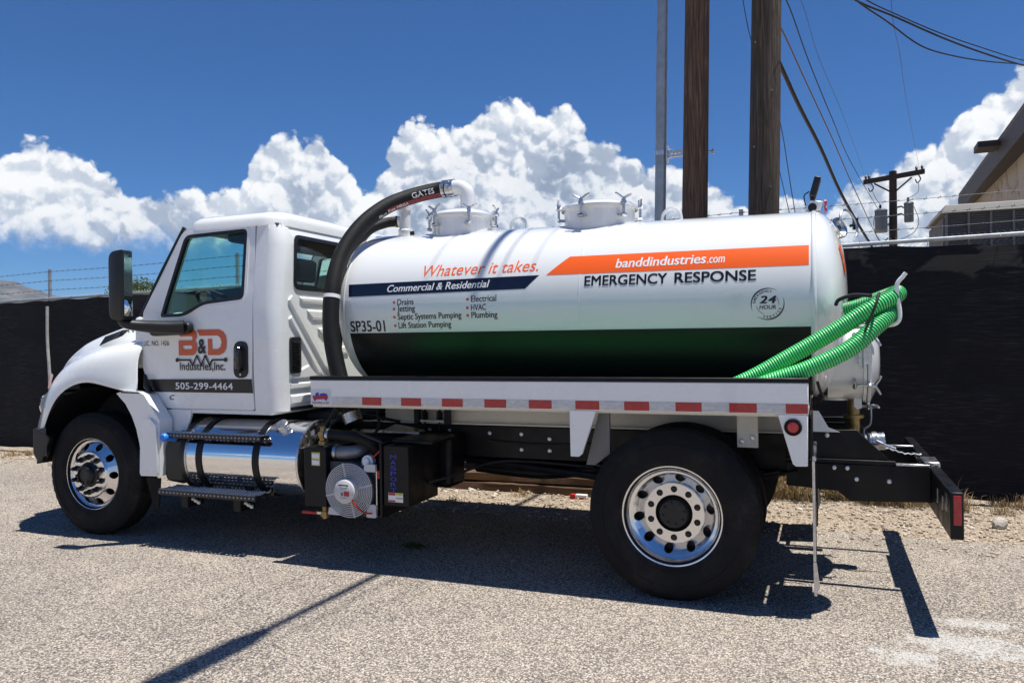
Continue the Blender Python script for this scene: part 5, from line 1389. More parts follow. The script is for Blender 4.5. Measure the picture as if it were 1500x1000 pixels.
for k in range(8):
    r = 0.100 + k * 0.0135
    mb = MB(); mb.tube([(FC.x + r * math.cos(t), -0.012 + 0.006 * (k / 8), FC.z + r * math.sin(t)) for t in [2 * math.pi * i / 48 for i in range(48)]], 0.0046, 6, closed=True); mb.build('grille_ring', GRL, fan, 60)
for a in (0.25, 1.82, 3.39, 4.96):
    mb = MB(); mb.tube([(FC.x + 0.08 * math.cos(a), -0.010, FC.z + 0.08 * math.sin(a)), (FC.x + 0.203 * math.cos(a), -0.004, FC.z + 0.203 * math.sin(a))], 0.007, 6); mb.build('grille_spoke', GRL, fan)
for (ax_, az_, bx_, bz_) in [(-2.50, 0.40, -2.43, 0.40), (-2.19, 0.73, -2.13, 0.73), (-2.17, 0.40, -2.13, 0.44)]:
    mb = MB(); mb.prism(roundpoly([(ax_ - 0.02, az_ - 0.02), (bx_ + 0.02, az_ - 0.02), (bx_ + 0.02, bz_ + 0.035), (ax_ - 0.01, bz_ + 0.035)], 0.012, 3), -0.004, 0.02); mb.build('corner_lug', GRL, fan, 30)
mb = MB(); mb.lathe([(0.0, -0.075), (0.078, -0.073), (0.086, -0.066), (0.092, 0.0), (0.092, 0.05)], (FC.x + 0.0, 0, FC.z), 'y', 40); fm = mb.build('fan_motor', GRL, fan, 40)
flat('motor_label', VRED, fm, FC.x + 0.005, FC.x + 0.048, FC.z - 0.030, FC.z + 0.006, -0.0765)
flat('motor_label', VGREY, fm, FC.x - 0.022, FC.x - 0.002, FC.z - 0.028, FC.z - 0.004, -0.0765)
for k, (w_, z_) in enumerate([(0.085, 0.044), (0.06, 0.030), (0.05, 0.018), (0.06, -0.044)]): flat('motor_print', VBLACK if k == 0 else VGREY, fm, FC.x - w_ / 2, FC.x + w_ / 2, FC.z + z_, FC.z + z_ + (0.009 if k == 0 else 0.003), -0.0765)
for k in range(6):
    a = k * math.pi / 3; mb = MB(); mb.add([(FC.x + r * math.cos(a + da), 0.03 + dy, FC.z + r * math.sin(a + da)) for r, da, dy in ((0.09, -0.12, 0.02), (0.185, -0.22, 0.03), (0.185, 0.22, 0.0), (0.09, 0.2, 0.0))], [(0, 1, 2, 3)]); mb.build('fan_blade', BLKPLAST, fan, 0)
mb = MB(); mb.tube(spline([(FC.x + 0.06, -0.06, FC.z - 0.05), (FC.x + 0.10, -0.06, FC.z - 0.10), (FC.x + 0.15, -0.04, FC.z - 0.145), (FC.x + 0.21, -0.03, FC.z - 0.15)], 5), 0.007, 6); mb.build('fan_lead', VRED, fan)
mb = MB(); mb.tube([(-2.115, 0.02, 0.46), (-2.115, 0.02, 0.72)], 0.007, 6); mb.build('sight_glass', SATIN, cc); mb = MB(); mb.cyl((-2.115, 0.02, 0.44), (-2.115, 0.02, 0.465), 0.013); mb.cyl((-2.115, 0.02, 0.715), (-2.115, 0.02, 0.735), 0.012); mb.build('fitting', BRASS, cc)
mb = MB(); mb.box(-2.095, -2.078, 0.0, 0.04, 0.665, 0.72); mb.build('red_tag', VRED, cc)
# pipes
CAST = mat('grey_cast_iron', (0.23, 0.24, 0.26), 0.45, 0.5, var=0.15)
mb = MB(); mb.tube(spline([(-2.50, 0.10, 0.825), (-2.42, 0.10, 0.827), (-2.345, 0.115, 0.835), (-2.32, 0.19, 0.845), (-2.32, 0.30, 0.85)], 6), 0.050, 18); mb.box(-2.385, -2.255, 0.20, 0.23, 0.775, 0.925); pe = mb.build('pump_elbow', CAST, truck, 40, 0.0)
for x in (-2.585, -2.50):
    mb = MB(); mb.lathe([(0.052, -0.014), (0.060, -0.012), (0.060, 0.012), (0.052, 0.014)], (x, 0.10, 0.825), 'x', 24); mb.build('hose_clamp', ZINC, pe, 30)
mb = MB(); mb.cyl((-2.66, 0.10, 0.822), (-2.49, 0.10, 0.825), 0.053, seg=20); mb.build('rubber_coupling', HOSEBLK, pe)
mb = MB(); mb.tube(spline([(-2.60, 0.10, 0.955), (-2.50, 0.10, 0.955), (-2.35, 0.10, 0.945), (-2.22, 0.12, 0.90), (-2.17, 0.16, 0.80)], 6), 0.042, 14); ph = mb.build('pump_hose', HOSEBLK, truck)
mb = MB(); mb.lathe([(0.036, 0), (0.036, 0.03), (0.028, 0.035), (0.028, 0.06), (0.038, 0.065), (0.038, 0.10), (0.025, 0.105), (0.020, 0.14), (0.0, 0.14)], (-2.625, 0.10, 0.875), 'z', 8); mb.build('brass_valve', BRASS, ph, 30)
mb = MB(); mb.lathe([(0.043, -0.012), (0.047, -0.010), (0.047, 0.012), (0.043, 0.014)], (-2.575, 0.10, 0.955), 'x', 20); mb.build('hose_clamp', ZINC, ph)
mb = MB(); mb.cyl((-2.205, 0.09, 0.77), (-2.205, 0.04, 0.775), 0.048, 0.05, 12); mb.cyl((-2.205, 0.045, 0.775), (-2.205, 0.02, 0.777), 0.030, 0.028, 8); mb.build('filler_cap', VWHITE, pe, 40, 0.004)
mb = MB(); mb.box(-2.80, -2.665, 0.055, 0.075, 0.355, 0.378); dv = mb.build('drain_valve_handle', VRED, truck, 30, 0.006)
mb = MB(); mb.box(-2.665, -2.605, 0.057, 0.073, 0.357, 0.38); mb.build('handle_tang', SATIN, dv, 30, 0.003)
mb = MB(); mb.cyl((-2.595, 0.07, 0.33), (-2.595, 0.07, 0.45), 0.022, seg=12); mb.cyl((-2.595, 0.07, 0.345), (-2.595, 0.07, 0.385), 0.034, seg=8); mb.build('valve_body', BRASS, dv, 40)
mb = MB(); mb.add([(-2.32, 0.45, 0.955), (-1.98, 0.42, 0.955), (-1.98, 0.52, 0.965), (-2.30, 0.62, 0.99), (-2.32, 0.45, 0.94), (-1.98, 0.42, 0.94), (-1.98, 0.52, 0.95), (-2.30, 0.62, 0.975)], [(3, 2, 1, 0), (4, 5, 6, 7), (0, 1, 5, 4), (1, 2, 6, 5), (2, 3, 7, 6), (3, 0, 4, 7)]); mb.build('belt_guard', ZINC, truck, 0)
for i, P in enumerate([[(-2.80, 0.5, 1.05), (-2.66, 0.35, 1.12), (-2.62, 0.28, 1.16)], [(-2.62, 0.3, 1.17), (-2.66, 0.22, 1.05), (-2.72, 0.2, 0.95), (-2.70, 0.2, 0.90)], [(-2.40, 0.5, 1.12), (-2.35, 0.45, 1.0), (-2.36, 0.4, 0.93)], [(-3.1, 0.6, 0.98), (-2.7, 0.5, 1.02), (-2.5, 0.6, 0.99)]]):
    mb = MB(); mb.tube(spline(P, 6), 0.012, 8); mb.build('air_line', CABLE, truck)
for i, (P, r_, m_) in enumerate([([(-2.52, 0.12, 0.60), (-2.56, 0.05, 0.50), (-2.50, 0.03, 0.41), (-2.40, 0.06, 0.375)], 0.008, CABLE), ([(-2.07, 0.10, 0.88), (-2.10, 0.04, 0.93), (-2.25, 0.06, 0.97), (-2.42, 0.2, 0.985)], 0.010, CABLE), ([(-1.84, 0.30, 0.60), (-1.72, 0.42, 0.63), (-1.5, 0.72, 0.70), (-1.2, 0.775, 0.71), (-0.7, 0.775, 0.69)], 0.011, CABLE), ([(-2.7, 0.3, 0.90), (-2.75, 0.4, 1.0), (-2.6, 0.55, 1.06), (-2.3, 0.70, 1.0)], 0.013, CABLE), ([(-1.55, 0.77, 0.86), (-1.1, 0.775, 0.845), (-0.6, 0.77, 0.87)], 0.009, CABLE), ([(-2.2, 0.12, 0.72), (-2.16, 0.05, 0.80), (-2.10, 0.05, 0.86)], 0.007, VRED)]):
    mb = MB(); mb.tube(spline(P, 6), r_, 7); mb.build('harness', m_, truck)
mb = MB(); mb.box(-3.15, -2.70, 0.62, 0.78, 0.98, 1.06); mb.build('battery_tray', BLKPAINT, truck, 30, 0.01)

mb = MB(); mb.box(-4.25, -3.2, mir(0.62), mir(0.10), 0.40, 1.0); mb.build('battery_box', BLKPAINT, truck, 30, 0.03)
mb = MB(); mb.lathe(tank_prof(-3.05, -2.1, 0.16), (0, mir(0.35), 0.62), 'x', 32); mb.build('air_tank', BLKPAINT, truck, 40)
mb = MB(); mb.box(-3.05, -1.95, mir(0.60), mir(0.20), 0.78, 1.10); mb.build('tool_box', BLKPAINT, truck, 30, 0.02)

# ---------------------------------------------------------------- bed with side rails
BX0, BX1 = -2.65, 0.82
mb = MB(); mb.box(BX0, BX1 - 0.004, 0.012, mir(0.012), 1.172, 1.194); mb.build('deck', CREAM, truck, 0)
TRAY = mat('tray_floor', (0.10, 0.11, 0.11), 0.5, 0.4, var=0.25)
mb = MB(); mb.box(BX0 + 0.01, BX1 - 0.01, 0.032, mir(0.032), 1.196, 1.203); mb.build('deck_floor', TRAY, truck, 0)
for s in (0, 1):
    fy = (lambda y: mir(y)) if s else (lambda y: y)
    Yb = lambda a, b: sorted((fy(a), fy(b)))
    mb = MB(); mb.box(BX0, BX1, *Yb(-0.02, 0.03), 1.190, 1.374); br = mb.build('side_rail', WHITE, truck, 30, 0.006)
    mb = MB(); mb.box(BX0 - 0.004, BX1 + 0.003, *Yb(-0.024, 0.036), 1.3745, 1.402); mb.build('rail_cap', BLKPAINT, br, 30, 0.005)
    if s == 0:
        x = -2.20; first_r = None
        segs = [(-2.46, -2.20, 0)]
        for k in range(10): segs += [(-2.20 + 0.3215 * k, -2.04 + 0.3215 * k, 1)] + ([(-2.04 + 0.3215 * k, -1.8785 + 0.3215 * k, 0)] if k < 9 else [])
        for (a, b, rd) in segs:
            b = min(b, 0.817); MB().box(a + 0.0008, b - 0.0008, -0.0225, -0.0205, 1.1945, 1.2515).build('reflector_tape', TAPER if rd else TAPES, br, 0)
        # dealer sticker: blue lorry outline with red band
        flat('sticker', mat('sticker_white', (0.70, 0.72, 0.78), 0.4), br, -2.645, -2.47, 1.194, 1.305, -0.0225)
        T_ = lambda u, v: (-2.637 + (u - 170) / (580 - 170) * 0.156, -0.0245, 1.196 + (650 - v) / (650 - 430) * 0.088)
        mb = MB(); mb.add([T_(*q) for q in [(210, 530), (255, 490), (275, 440), (335, 435), (345, 490), (360, 490), (365, 460), (460, 445), (535, 465), (540, 530), (525, 580), (490, 580), (465, 555), (280, 565), (265, 590), (225, 585)]], [tuple(range(16))]); mb.build('sticker_print', VBLUE2, br, 0, recalc=False)
        mb = MB(); mb.add([(x, -0.026, z) for x, _, z in [T_(*q) for q in [(200, 492), (545, 492), (555, 548), (205, 548)]]], [(0, 1, 2, 3)]); mb.build('sticker_band', VRED, br, 0, recalc=False)
        lettering('623.936.1199', lambda a, b: (-2.630 + a * 0.145, -0.0248, 1.198 + b * 0.015), VRED, br, 0.03)
    for P, lamp in (([(-0.635, 1.189), (-0.455, 1.189), (-0.555, 0.905), (-0.575, 0.888), (-0.632, 0.888)], None), ([(0.648, 1.189), (0.816, 1.189), (0.812, 0.888), (0.745, 0.885), (0.728, 0.900)], 1)):
        mb = MB(); mb.prism(P, *Yb(-0.019, 0.012)); sk = mb.build('rail_skirt', WHITE, truck, 30, 0.005)
        if lamp:
            mb = MB(); mb.lathe([(0.0, 0.0), (0.050, 0.0), (0.050, 0.010), (0.044, 0.016), (0.034, 0.010), (0.0, 0.010)], (0.733, fy(-0.019), 1.115), 'y', 28, sgn=-1 if s == 0 else 1); mb.build('lamp_gasket', RUBBER, sk, 40)
            mb = MB(); mb.lathe([(0.034, 0.008), (0.030, 0.016), (0.0, 0.019)], (0.733, fy(-0.019), 1.115), 'y', 28, sgn=-1 if s == 0 else 1); mb.build('marker_lamp', REDLENS, sk, 50)
    mb = MB(); mb.prism([(-0.47, 1.17), (-0.40, 1.17), (-0.40, 0.90), (-0.50, 0.82), (-0.56, 0.82)], *Yb(0.10, 0.13)); mb.build('wheel_shield', mat('grey_steel', (0.17, 0.17, 0.17), 0.5, 0.4), truck, 30)
    mb = MB(); mb.box(0.385, 0.515, *Yb(0.285, 0.30), 0.945, 1.171); hp = mb.build('hanger_plate', CREAM, truck, 30, 0.003)
    for q in ((0.415, 0.283, 0.985), (0.48, 0.283, 1.01)): put_bolt(q[0], fy(q[1]), q[2])
    # mud flap behind the duals on a bent hanger
    mb = MB(); mb.box(0.838, 0.848, *Yb(-0.012, 0.62), 0.13, 0.90); mf = mb.build('mud_flap', RUBBER, truck, 0)
    mb = MB(); mb.tube([(0.842, fy(0.0), 0.93), (0.842, fy(0.75), 0.93)], 0.016, 8); mb.tube([(0.842, fy(-0.022), 0.92), (0.842, fy(-0.021), 0.34)], 0.0085, 6); mb.build('flap_hanger', ZINC, mf, 40)
    mb = MB(); mb.box(0.828, 0.836, *Yb(0.0, 0.64), 0.88, 1.17); mb.build('flap_bracket', BLKPAINT, mf, 30)
    mb = MB(); mb.add([(0.834, fy(-0.02), 0.335), (0.852, fy(-0.02), 0.335), (0.868, fy(-0.016), 0.20), (0.85, fy(-0.016), 0.135), (0.836, fy(-0.016), 0.14)], [(0, 1, 2, 3, 4)]); mb.build('flap_weight', ZINC, mf, 0, recalc=False)
# black rear apron of the bed, side wings and tail
for s in (0, 1):
    fy = (lambda y: mir(y)) if s else (lambda y: y)
    Yb = lambda a, b: sorted((fy(a), fy(b)))
    mb = MB(); mb.prism([(0.66, 1.015), (1.10, 1.025), (1.325, 0.805), (0.66, 0.80)], *Yb(0.755, 0.77)); pl = mb.build('tail_plate', BLKPAINT, truck, 30, 0.004)
    mb = MB(); mb.prism([(0.66, 0.80), (1.53, 0.80), (1.53, 0.575), (1.06, 0.555), (0.98, 0.62), (0.66, 0.64)], *Yb(0.735, 0.752)); tb = mb.build('tail_beam', BLKPAINT, truck, 30, 0.004)
    mb = MB(); mb.box(0.66, 1.33, *Yb(0.725, 0.752), 0.805, 0.83); mb.build('beam_lip', BLKPAINT, tb, 30, 0.003)
    mb = MB(); mb.box(1.33, 1.525, *Yb(0.722, 0.765), 0.803, 0.817); mb.build('beam_cap', SATIN, tb, 30, 0.003)
    if s == 0:
        for q in ((0.92, 0.985), (0.96, 0.775), (1.04, 0.775), (1.095, 0.705), (1.29, 0.70)): put_bolt(q[0], 0.752 if q[1] > 0.82 else 0.733, q[1])
for (a, b) in ((-0.075, 2.45),):
    mb = MB(); mb.box(1.53, 1.596, a, b, 0.535, 0.792); rbm = mb.build('rear_bumper', BLKPAINT, truck, 30, 0.008)
    for e, s in ((a, -1), (b, 1)):
        mb = MB(); mb.box(1.545, 1.584, *sorted((e, e + s * 0.006)), 0.615, 0.775); mb.build('end_reflector', TAPER, rbm, 0, 0.002)
    mb = MB(); mb.box(1.528, 1.535, 0.04 if a < 0.5 else 2.25, 0.12 if a < 0.5 else 2.33, 0.66, 0.76); mb.build('lamp_housing', ZINC, rbm, 30, 0.004)
mb = MB(); mb.box(1.50, 1.533, 0.80, 1.62, 0.56, 0.78); mb.build('hitch_plate', BLKPAINT, truck, 30, 0.006)
mb = MB(); mb.box(1.515, 1.612, 0.95, 1.22, 0.72, 0.802); mb.build('hitch_step', SATIN, truck, 30, 0.006)
for y in (0.02, 0.24): 
    mb = MB(); mb.box(1.526, 1.534, y + 0.17, y + 0.21, 0.64, 0.72); mb.build('lamp_connector', ZINC, truck, 30)

# ---------------------------------------------------------------- the tank
TY, RT, TILT = 1.2, 0.66, 0.012
zc = lambda x: 1.90 - TILT * (x + 0.6)
TXL, TXR = -2.735, 0.852
def tp(x, deg, off=0.0):
    a = R_(deg); return (x, TY - (RT + off) * math.cos(a), zc(x) + (RT + off) * math.sin(a))
prof = []
for k in range(11): a = k / 10 * math.pi / 2; prof.append((RT * math.sin(a) ** 0.75, TXL - 0.17 * math.cos(a)))
n = 40
prof += [(RT, TXL + (TXR - TXL) * i / n) for i in range(1, n)]
for k in range(11): a = math.pi / 2 - k / 10 * math.pi / 2; prof.append((RT * math.sin(a) ** 0.75, TXR + 0.22 * math.cos(a)))
rings = []
for r, x in prof: rings.append([(x, TY - r * math.cos(t), zc(x) + r * math.sin(t)) for t in [2 * math.pi * k / 128 for k in range(128)]])
tank = MB().ringset(rings, True).build('tank', TANKW, truck, 60)
def weld(x, w_, h, nm='weld_seam', m=TANKW):
    pr = [(RT - 0.002, x - w_), (RT + h * 0.8, x - w_ * 0.5), (RT + h, x), (RT + h * 0.8, x + w_ * 0.5), (RT - 0.002, x + w_)]
    rs = [[(xx, TY - r * math.cos(t), zc(xx) + r * math.sin(t)) for t in [2 * math.pi * k / 128 for k in range(128)]] for r, xx in pr]
    MB().ringset(rs, True).build(nm, m, tank, 60)
weld(-0.73, 0.008, 0.0014); weld(TXL + 0.012, 0.010, 0.004); weld(TXR, 0.018, 0.010, 'end_flange')


def patch(P, m, nm, off=0.0022, nu=24, nv=6):
    """vinyl on the tank; P = four (x, deg) corners: bottom left, bottom right, top right, top left"""
    mb = MB(); vs = []
    for j in range(nv + 1):
        for i in range(nu + 1):
            u, v = i / nu, j / nv
            x = (P[0][0] * (1 - u) + P[1][0] * u) * (1 - v) + (P[3][0] * (1 - u) + P[2][0] * u) * v
            d = (P[0][1] * (1 - u) + P[1][1] * u) * (1 - v) + (P[3][1] * (1 - u) + P[2][1] * u) * v
            vs.append(tp(x, d, off))
    mb.add(vs, [(j * (nu + 1) + i, j * (nu + 1) + i + 1, (j + 1) * (nu + 1) + i + 1, (j + 1) * (nu + 1) + i) for j in range(nv) for i in range(nu)])
    return mb.build(nm, m, tank, 60, recalc=False)


def tt(x0, x1, b0, b1, t0, t1, off=0.0019):
    return lambda a, b: tp(x0 + a * (x1 - x0), (b0 + (b1 - b0) * a) * (1 - b) + (t0 + (t1 - t0) * a) * b, off)


patch([(-2.70, -84), (0.835, -84), (0.832, -15.2), (-2.683, -17.7)], BAND, 'lower_band', 0.0016, 40, 40)
patch([(-2.675, 8.2), (-1.145, 10.6), (-1.041, 19.6), (-2.688, 17.2)], NAVY, 'navy_stripe', 0.0010, 24, 10)
patch([(-0.987, 19.4), (0.824, 20.2), (0.825, 33.5), (-0.822, 32.5)], ORANGE, 'orange_stripe', 0.0016, 24, 10)
lettering('Whatever it takes.', tt(-2.02, -1.055, 21.3, 22.6, 29.9, 31.2), ORANGE, tank, -0.002, 0.22)
lettering('Commercial & Residential', tt(-2.321, -1.435, 10.7, 12.2, 15.9, 17.5, 0.0019), VWHITE, tank, 0.022, 0.22)
lettering('banddindustries', tt(-0.468, 0.165, 22.4, 23.4, 29.2, 30.3, 0.0027), VWHITE, tank, 0.028, 0.15)
lettering('.com', tt(0.172, 0.29, 23.4, 23.6, 27.6, 27.8, 0.0024), VWHITE, tank, 0.026, 0.12)
lettering('EMERGENCY', tt(-0.69, -0.095, 11.1, 11.4, 18.0, 18.25), VBLACK, tank, 0.03)
lettering('RESPONSE', tt(-0.045, 0.495, 11.4, 11.7, 18.25, 18.5), VBLACK, tank, 0.03)
for s, x1, b, desc in [('Drains', -2.076, 1.5, 0), ('Jetting', -2.064, -3.0, 1), ('Septic Systems Pumping', -1.665, -8.6, 1), ('Lift Station Pumping', -1.758, -14.5, 1)]:
    tl = (x1 + 2.222) * 1.6; lettering(s, tt(-2.222, x1, b - 1.25 * desc, b - 1.25 * desc + tl, b + 4.3, b + 4.3 + tl), VBLACK, tank, 0.018)
    mb = MB(); mb.add([tp(-2.252 + 0.012 * math.cos(k * 0.5236), b + 2.0 + 1.05 * math.sin(k * 0.5236), 0.0012) for k in range(12)], [tuple(range(12))]); mb.build('bullet', LOGOOR, tank, 0, recalc=False)
for s, x1, b, desc in [('Electrical', -1.373, 2.7, 0), ('HVAC', -1.458, -3.0, 0), ('Plumbing', -1.366, -8.0, 1)]:
    lettering(s, tt(-1.582, x1, b - 1.25 * desc, b - 1.25 * desc + 0.3, b + 4.2, b + 4.5), VBLACK, tank, 0.018)
    mb = MB(); mb.add([tp(-1.612 + 0.012 * math.cos(k * 0.5236), b + 1.9 + 1.05 * math.sin(k * 0.5236), 0.0012) for k in range(12)], [tuple(range(12))]); mb.build('bullet', LOGOOR, tank, 0, recalc=False)
lettering('SP35-01', tt(-2.668, -2.345, -16.7, -16.7, -8.8, -8.4), VBLACK, tank, 0.03)
# round 24 hour emblem
EX, ED, ER = 0.566, -2.0, 0.106
ep = lambda r, a: tp(EX + r * math.cos(R_(a)), ED + math.degrees(r * math.sin(R_(a)) / RT), 0.0012)
def arc(r, a0, a1, w0, w1, wm):
    n_ = 36; vs = []
    for i in range(n_ + 1):
        t = i / n_; a = a0 + (a1 - a0) * t; w_ = (w0 * (1 - t) + w1 * t) + wm * math.sin(math.pi * t); vs += [ep(r, a), ep(r - w_, a)]
    MB().add(vs, [(2 * i, 2 * i + 2, 2 * i + 3, 2 * i + 1) for i in range(n_)]).build('emblem_arc', VBLACK, tank, 0, recalc=False)
arc(ER, 55, 205, 0.001, 0.001, 0.0085); arc(ER, -130, 25, 0.001, 0.001, 0.0085)
arc(ER * 0.68, -8, 40, 0.002, 0.002, 0.001); arc(ER * 0.68, 190, 250, 0.002, 0.002, 0.001)
for k_, ch in enumerate('24'): lettering(ch, (lambda k: lambda a, b: tp(EX - 0.050 + 0.055 * k + 0.050 * a, ED + 0.2 + 4.6 * b, 0.0013))(k_), VBLACK, tank, 0.05, 0.2)
lettering('HOUR', lambda a, b: tp(EX - 0.052 + 0.105 * a, ED - 3.0 + 2.4 * b, 0.0013), VBLACK, tank, 0.03, 0.15)
def ringtext(s, a0, a1, r, h, flip):
    for k, ch in enumerate(s):
        a = R_(a0 + (a1 - a0) * (k + 0.5) / len(s)); v, f, asp = text2d(ch, 0.02, 0.0)
        wd = h * min(0.95, asp)
        cs, sn = math.cos(a), math.sin(a)
        def mp(p_):
            u, w_ = (p_[0] - 0.5) * wd, (p_[1] - 0.5) * h
            if flip: u, w_ = -u, -w_
            # tangent runs clockwise on top, anticlockwise underneath
            du, dw = u * sn + (r + w_) * cs, -u * cs + (r + w_) * sn
            return tp(EX + du, ED + math.degrees(dw / RT), 0.0012)
        MB().add([mp(q) for q in v], f).build('emblem_letter', VBLACK, tank, 0, recalc=False)
ringtext('EMERGENCY', 178, 70, ER * 0.80, 0.017, False)
ringtext('SERVICE', -112, -15, ER * 0.80, 0.017, True)
# saddles under the tank
for x in (-2.3, -1.2, -0.2, 0.65):
    P = [(TY + 0.662 * math.sin(R_(a)), zc(x) - 0.662 * math.cos(R_(a))) for a in range(-28, 29, 8)]
    mb = MB(); mb.prism(P + [(TY + 0.30, 1.203), (TY - 0.30, 1.203)], x - 0.03, x + 0.03, 'x'); mb.build('saddle', CREAM, truck, 30)


def clamp(par, c, ax, r, nm='clamp'):
    """swing bolt with wing nut at angle a round a lid; ax: outward dir, up dir"""
    out, up = Vector(ax[0]).normalized(), Vector(ax[1]).normalized(); sd = out.cross(up); c = Vector(c)
    mb = MB(); mb.cyl(c - up * 0.085, c + up * 0.035, 0.011, seg=8); mb.cyl(c - up * 0.10 - sd * 0.022, c - up * 0.10 + sd * 0.022, 0.015, seg=8)
    mb.tube([c - up * 0.01 - out * 0.04, c - up * 0.005 + out * 0.022], 0.015, 6)
    mb.cyl(c + up * 0.0, c + up * 0.035, 0.018, 0.015, 8)
    for s in (-1, 1): mb.tube([c + up * 0.02, c + up * 0.043 + sd * s * 0.038, c + up * 0.060 + sd * s * 0.072], [0.010, 0.011, 0.008], 7)
    for s in (-1, 1): mb.tube([c - up * 0.10 + sd * s * 0.02 - out * 0.045, c - up * 0.10 + sd * s * 0.02 + out * 0.012], 0.009, 6)
    return mb.build(nm, ZINC, par, 40)


def manhole(x, zl, r=0.295, a0=0.3):
    zb = zc(x) + RT
    mb = MB(); rings = []
    for k in range(3):
        ring = []
        for i in range(64):
            t = 2 * math.pi * i / 64; yy = r * 0.955 * math.sin(t); top = zl - 0.065
            zs = zc(x) + math.sqrt(max(0, RT ** 2 - yy ** 2)) - 0.01
            ring.append((x + r * 0.955 * math.cos(t), TY + yy, zs + (top - zs) * k / 2))
        rings.append(ring)
    mb.ringset(rings, True); mh = mb.build('manhole_neck', TANKW, tank, 50)
    mb = MB(); mb.lathe([(r * 0.94, zl - 0.07), (r * 1.03, zl - 0.068), (r * 1.04, zl - 0.055), (r * 1.04, zl - 0.042), (r * 1.0, zl - 0.034), (r * 0.90, zl - 0.014), (r * 0.70, zl - 0.002), (r * 0.62, zl + 0.001), (r * 0.60, zl + 0.004), (0.0, zl + 0.008)], (x, TY, 0), 'z', 64)
    lid = mb.build('manhole_lid', TANKW, tank, 28)
    for k in range(6):
        a = a0 + k * math.pi / 3; clamp(lid, (x + r * 1.10 * math.cos(a), TY + r * 1.10 * math.sin(a), zl - 0.035), ((math.cos(a), math.sin(a), 0), (0, 0, 1)), r) if False else None
    for k in range(6):
        a = a0 + k * math.pi / 3; c = clamp(tank, (x + r * 1.10 * math.cos(a), TY + r * 1.10 * math.sin(a), zl - 0.035), ((math.cos(a), math.sin(a), 0), (0, 0, 1)), r, 'lid_clamp')
    return mh


manhole(-1.955, 2.752, 0.275, -2.0)
manhole(-0.745, 2.732, 0.295, -1.75)
# lifting eyes
for x in (-1.44, -0.17):
    mb = MB(); mb.tube(spline([(x - 0.075, TY, zc(x) + RT - 0.01), (x - 0.06, TY, zc(x) + RT + 0.06), (x, TY, zc(x) + RT + 0.098), (x + 0.06, TY, zc(x) + RT + 0.06), (x + 0.075, TY, zc(x) + RT - 0.01)], 6), 0.013, 8); mb.build('lifting_eye', TANKW, tank)
# suction elbow on the first lid and the big black hose
EL = spline([(-1.90, TY, 2.74), (-1.90, TY, 2.86), (-1.915, TY, 2.925), (-1.975, TY, 2.965), (-2.06, TY, 2.966)], 6)
mb = MB(); mb.tube(EL, 0.066, 20); mb.lathe([(0.066, 0.0), (0.082, 0.004), (0.082, 0.022), (0.066, 0.026)], (-1.90, TY, 2.756), 'z', 24); el = mb.build('suction_elbow', TANKW, tank, 50)
for x in (-2.065, -2.115):
    mb = MB(); mb.lathe([(0.068, -0.016), (0.076, -0.014), (0.076, 0.014), (0.068, 0.016)], (x, TY, 2.964), 'x', 24); mb.cyl((x, TY - 0.085, 2.95), (x, TY - 0.085, 2.99), 0.011, seg=8); mb.build('hose_clamp', ZINC, el, 40)
mb = MB(); mb.cyl((-2.02, TY, 2.966), (-2.09, TY, 2.965), 0.074, seg=24); mb.build('coupling', SATIN, el, 40)
HP = spline([(-2.08, 1.20, 2.962), (-2.20, 1.185, 2.955), (-2.38, 1.08, 2.90), (-2.55, 0.93, 2.80), (-2.69, 0.76, 2.62), (-2.775, 0.60, 2.37), (-2.785, 0.48, 2.08), (-2.77, 0.43, 1.75), (-2.71, 0.42, 1.45), (-2.63, 0.42, 1.20), (-2.56, 0.42, 1.02)], 7)
mb = MB(); mb.tube(HP, 0.067, 24); bh = mb.build('suction_hose', HOSEBLK, truck, 60)
mb = MB(); i = 43; mb.tube([HP[i], HP[i] + (HP[i + 1] - HP[i]).normalized() * 0.03], 0.0705, 24); mb.build('cable_band', VWHITE, bh, 40)
mb = MB(); mb.tube([HP[-4], HP[-1]], 0.074, 24); mb.build('hose_clamp', ZINC, bh, 40)
HRED = mat('hose_print_red', (0.20, 0.025, 0.03), 0.5, 0, 0, var=0.5, vscale=60)
def on_hose(s, ang, off=0.0015):
    """point on the big hose: s = index along, ang = degrees round from the viewer's side"""
    s = max(0, min(len(HP) - 1.001, s)); i = int(s); p_ = HP[i].lerp(HP[i + 1], s - i); d = (HP[i + 1] - HP[i]).normalized()
    toc = (Vector((0.9, -4.87, 1.64)) - p_); toc = (toc - d * toc.dot(d)).normalized(); sd = d.cross(toc)
    return tuple(p_ + (toc * math.cos(R_(ang)) + sd * math.sin(R_(ang))) * (0.067 + off))
def hose_text(txt, s0, s1, a0, a1, m, bold): lettering(txt, lambda a, b: on_hose(s0 + (s1 - s0) * a, a0 + (a1 - a0) * b), m, bh, bold)
mb = MB(); vs = [on_hose(s * 0.5, a, 0.0008) for s in range(4, 44) for a in (-62, -48, -36, -24)]
mb.add(vs, [(i * 4 + j, i * 4 + j + 1, (i + 1) * 4 + j + 1, (i + 1) * 4 + j) for i in range(39) for j in range(3)]); mb.build('hose_print', HRED, bh, 60, recalc=False)
hose_text('GATES', 14.2, 7.5, -18, 22, VWHITE, 0.02)
hose_text('Blue Flex MEGA', 24, 15.5, -56, -32, VWHITE, 0.0)
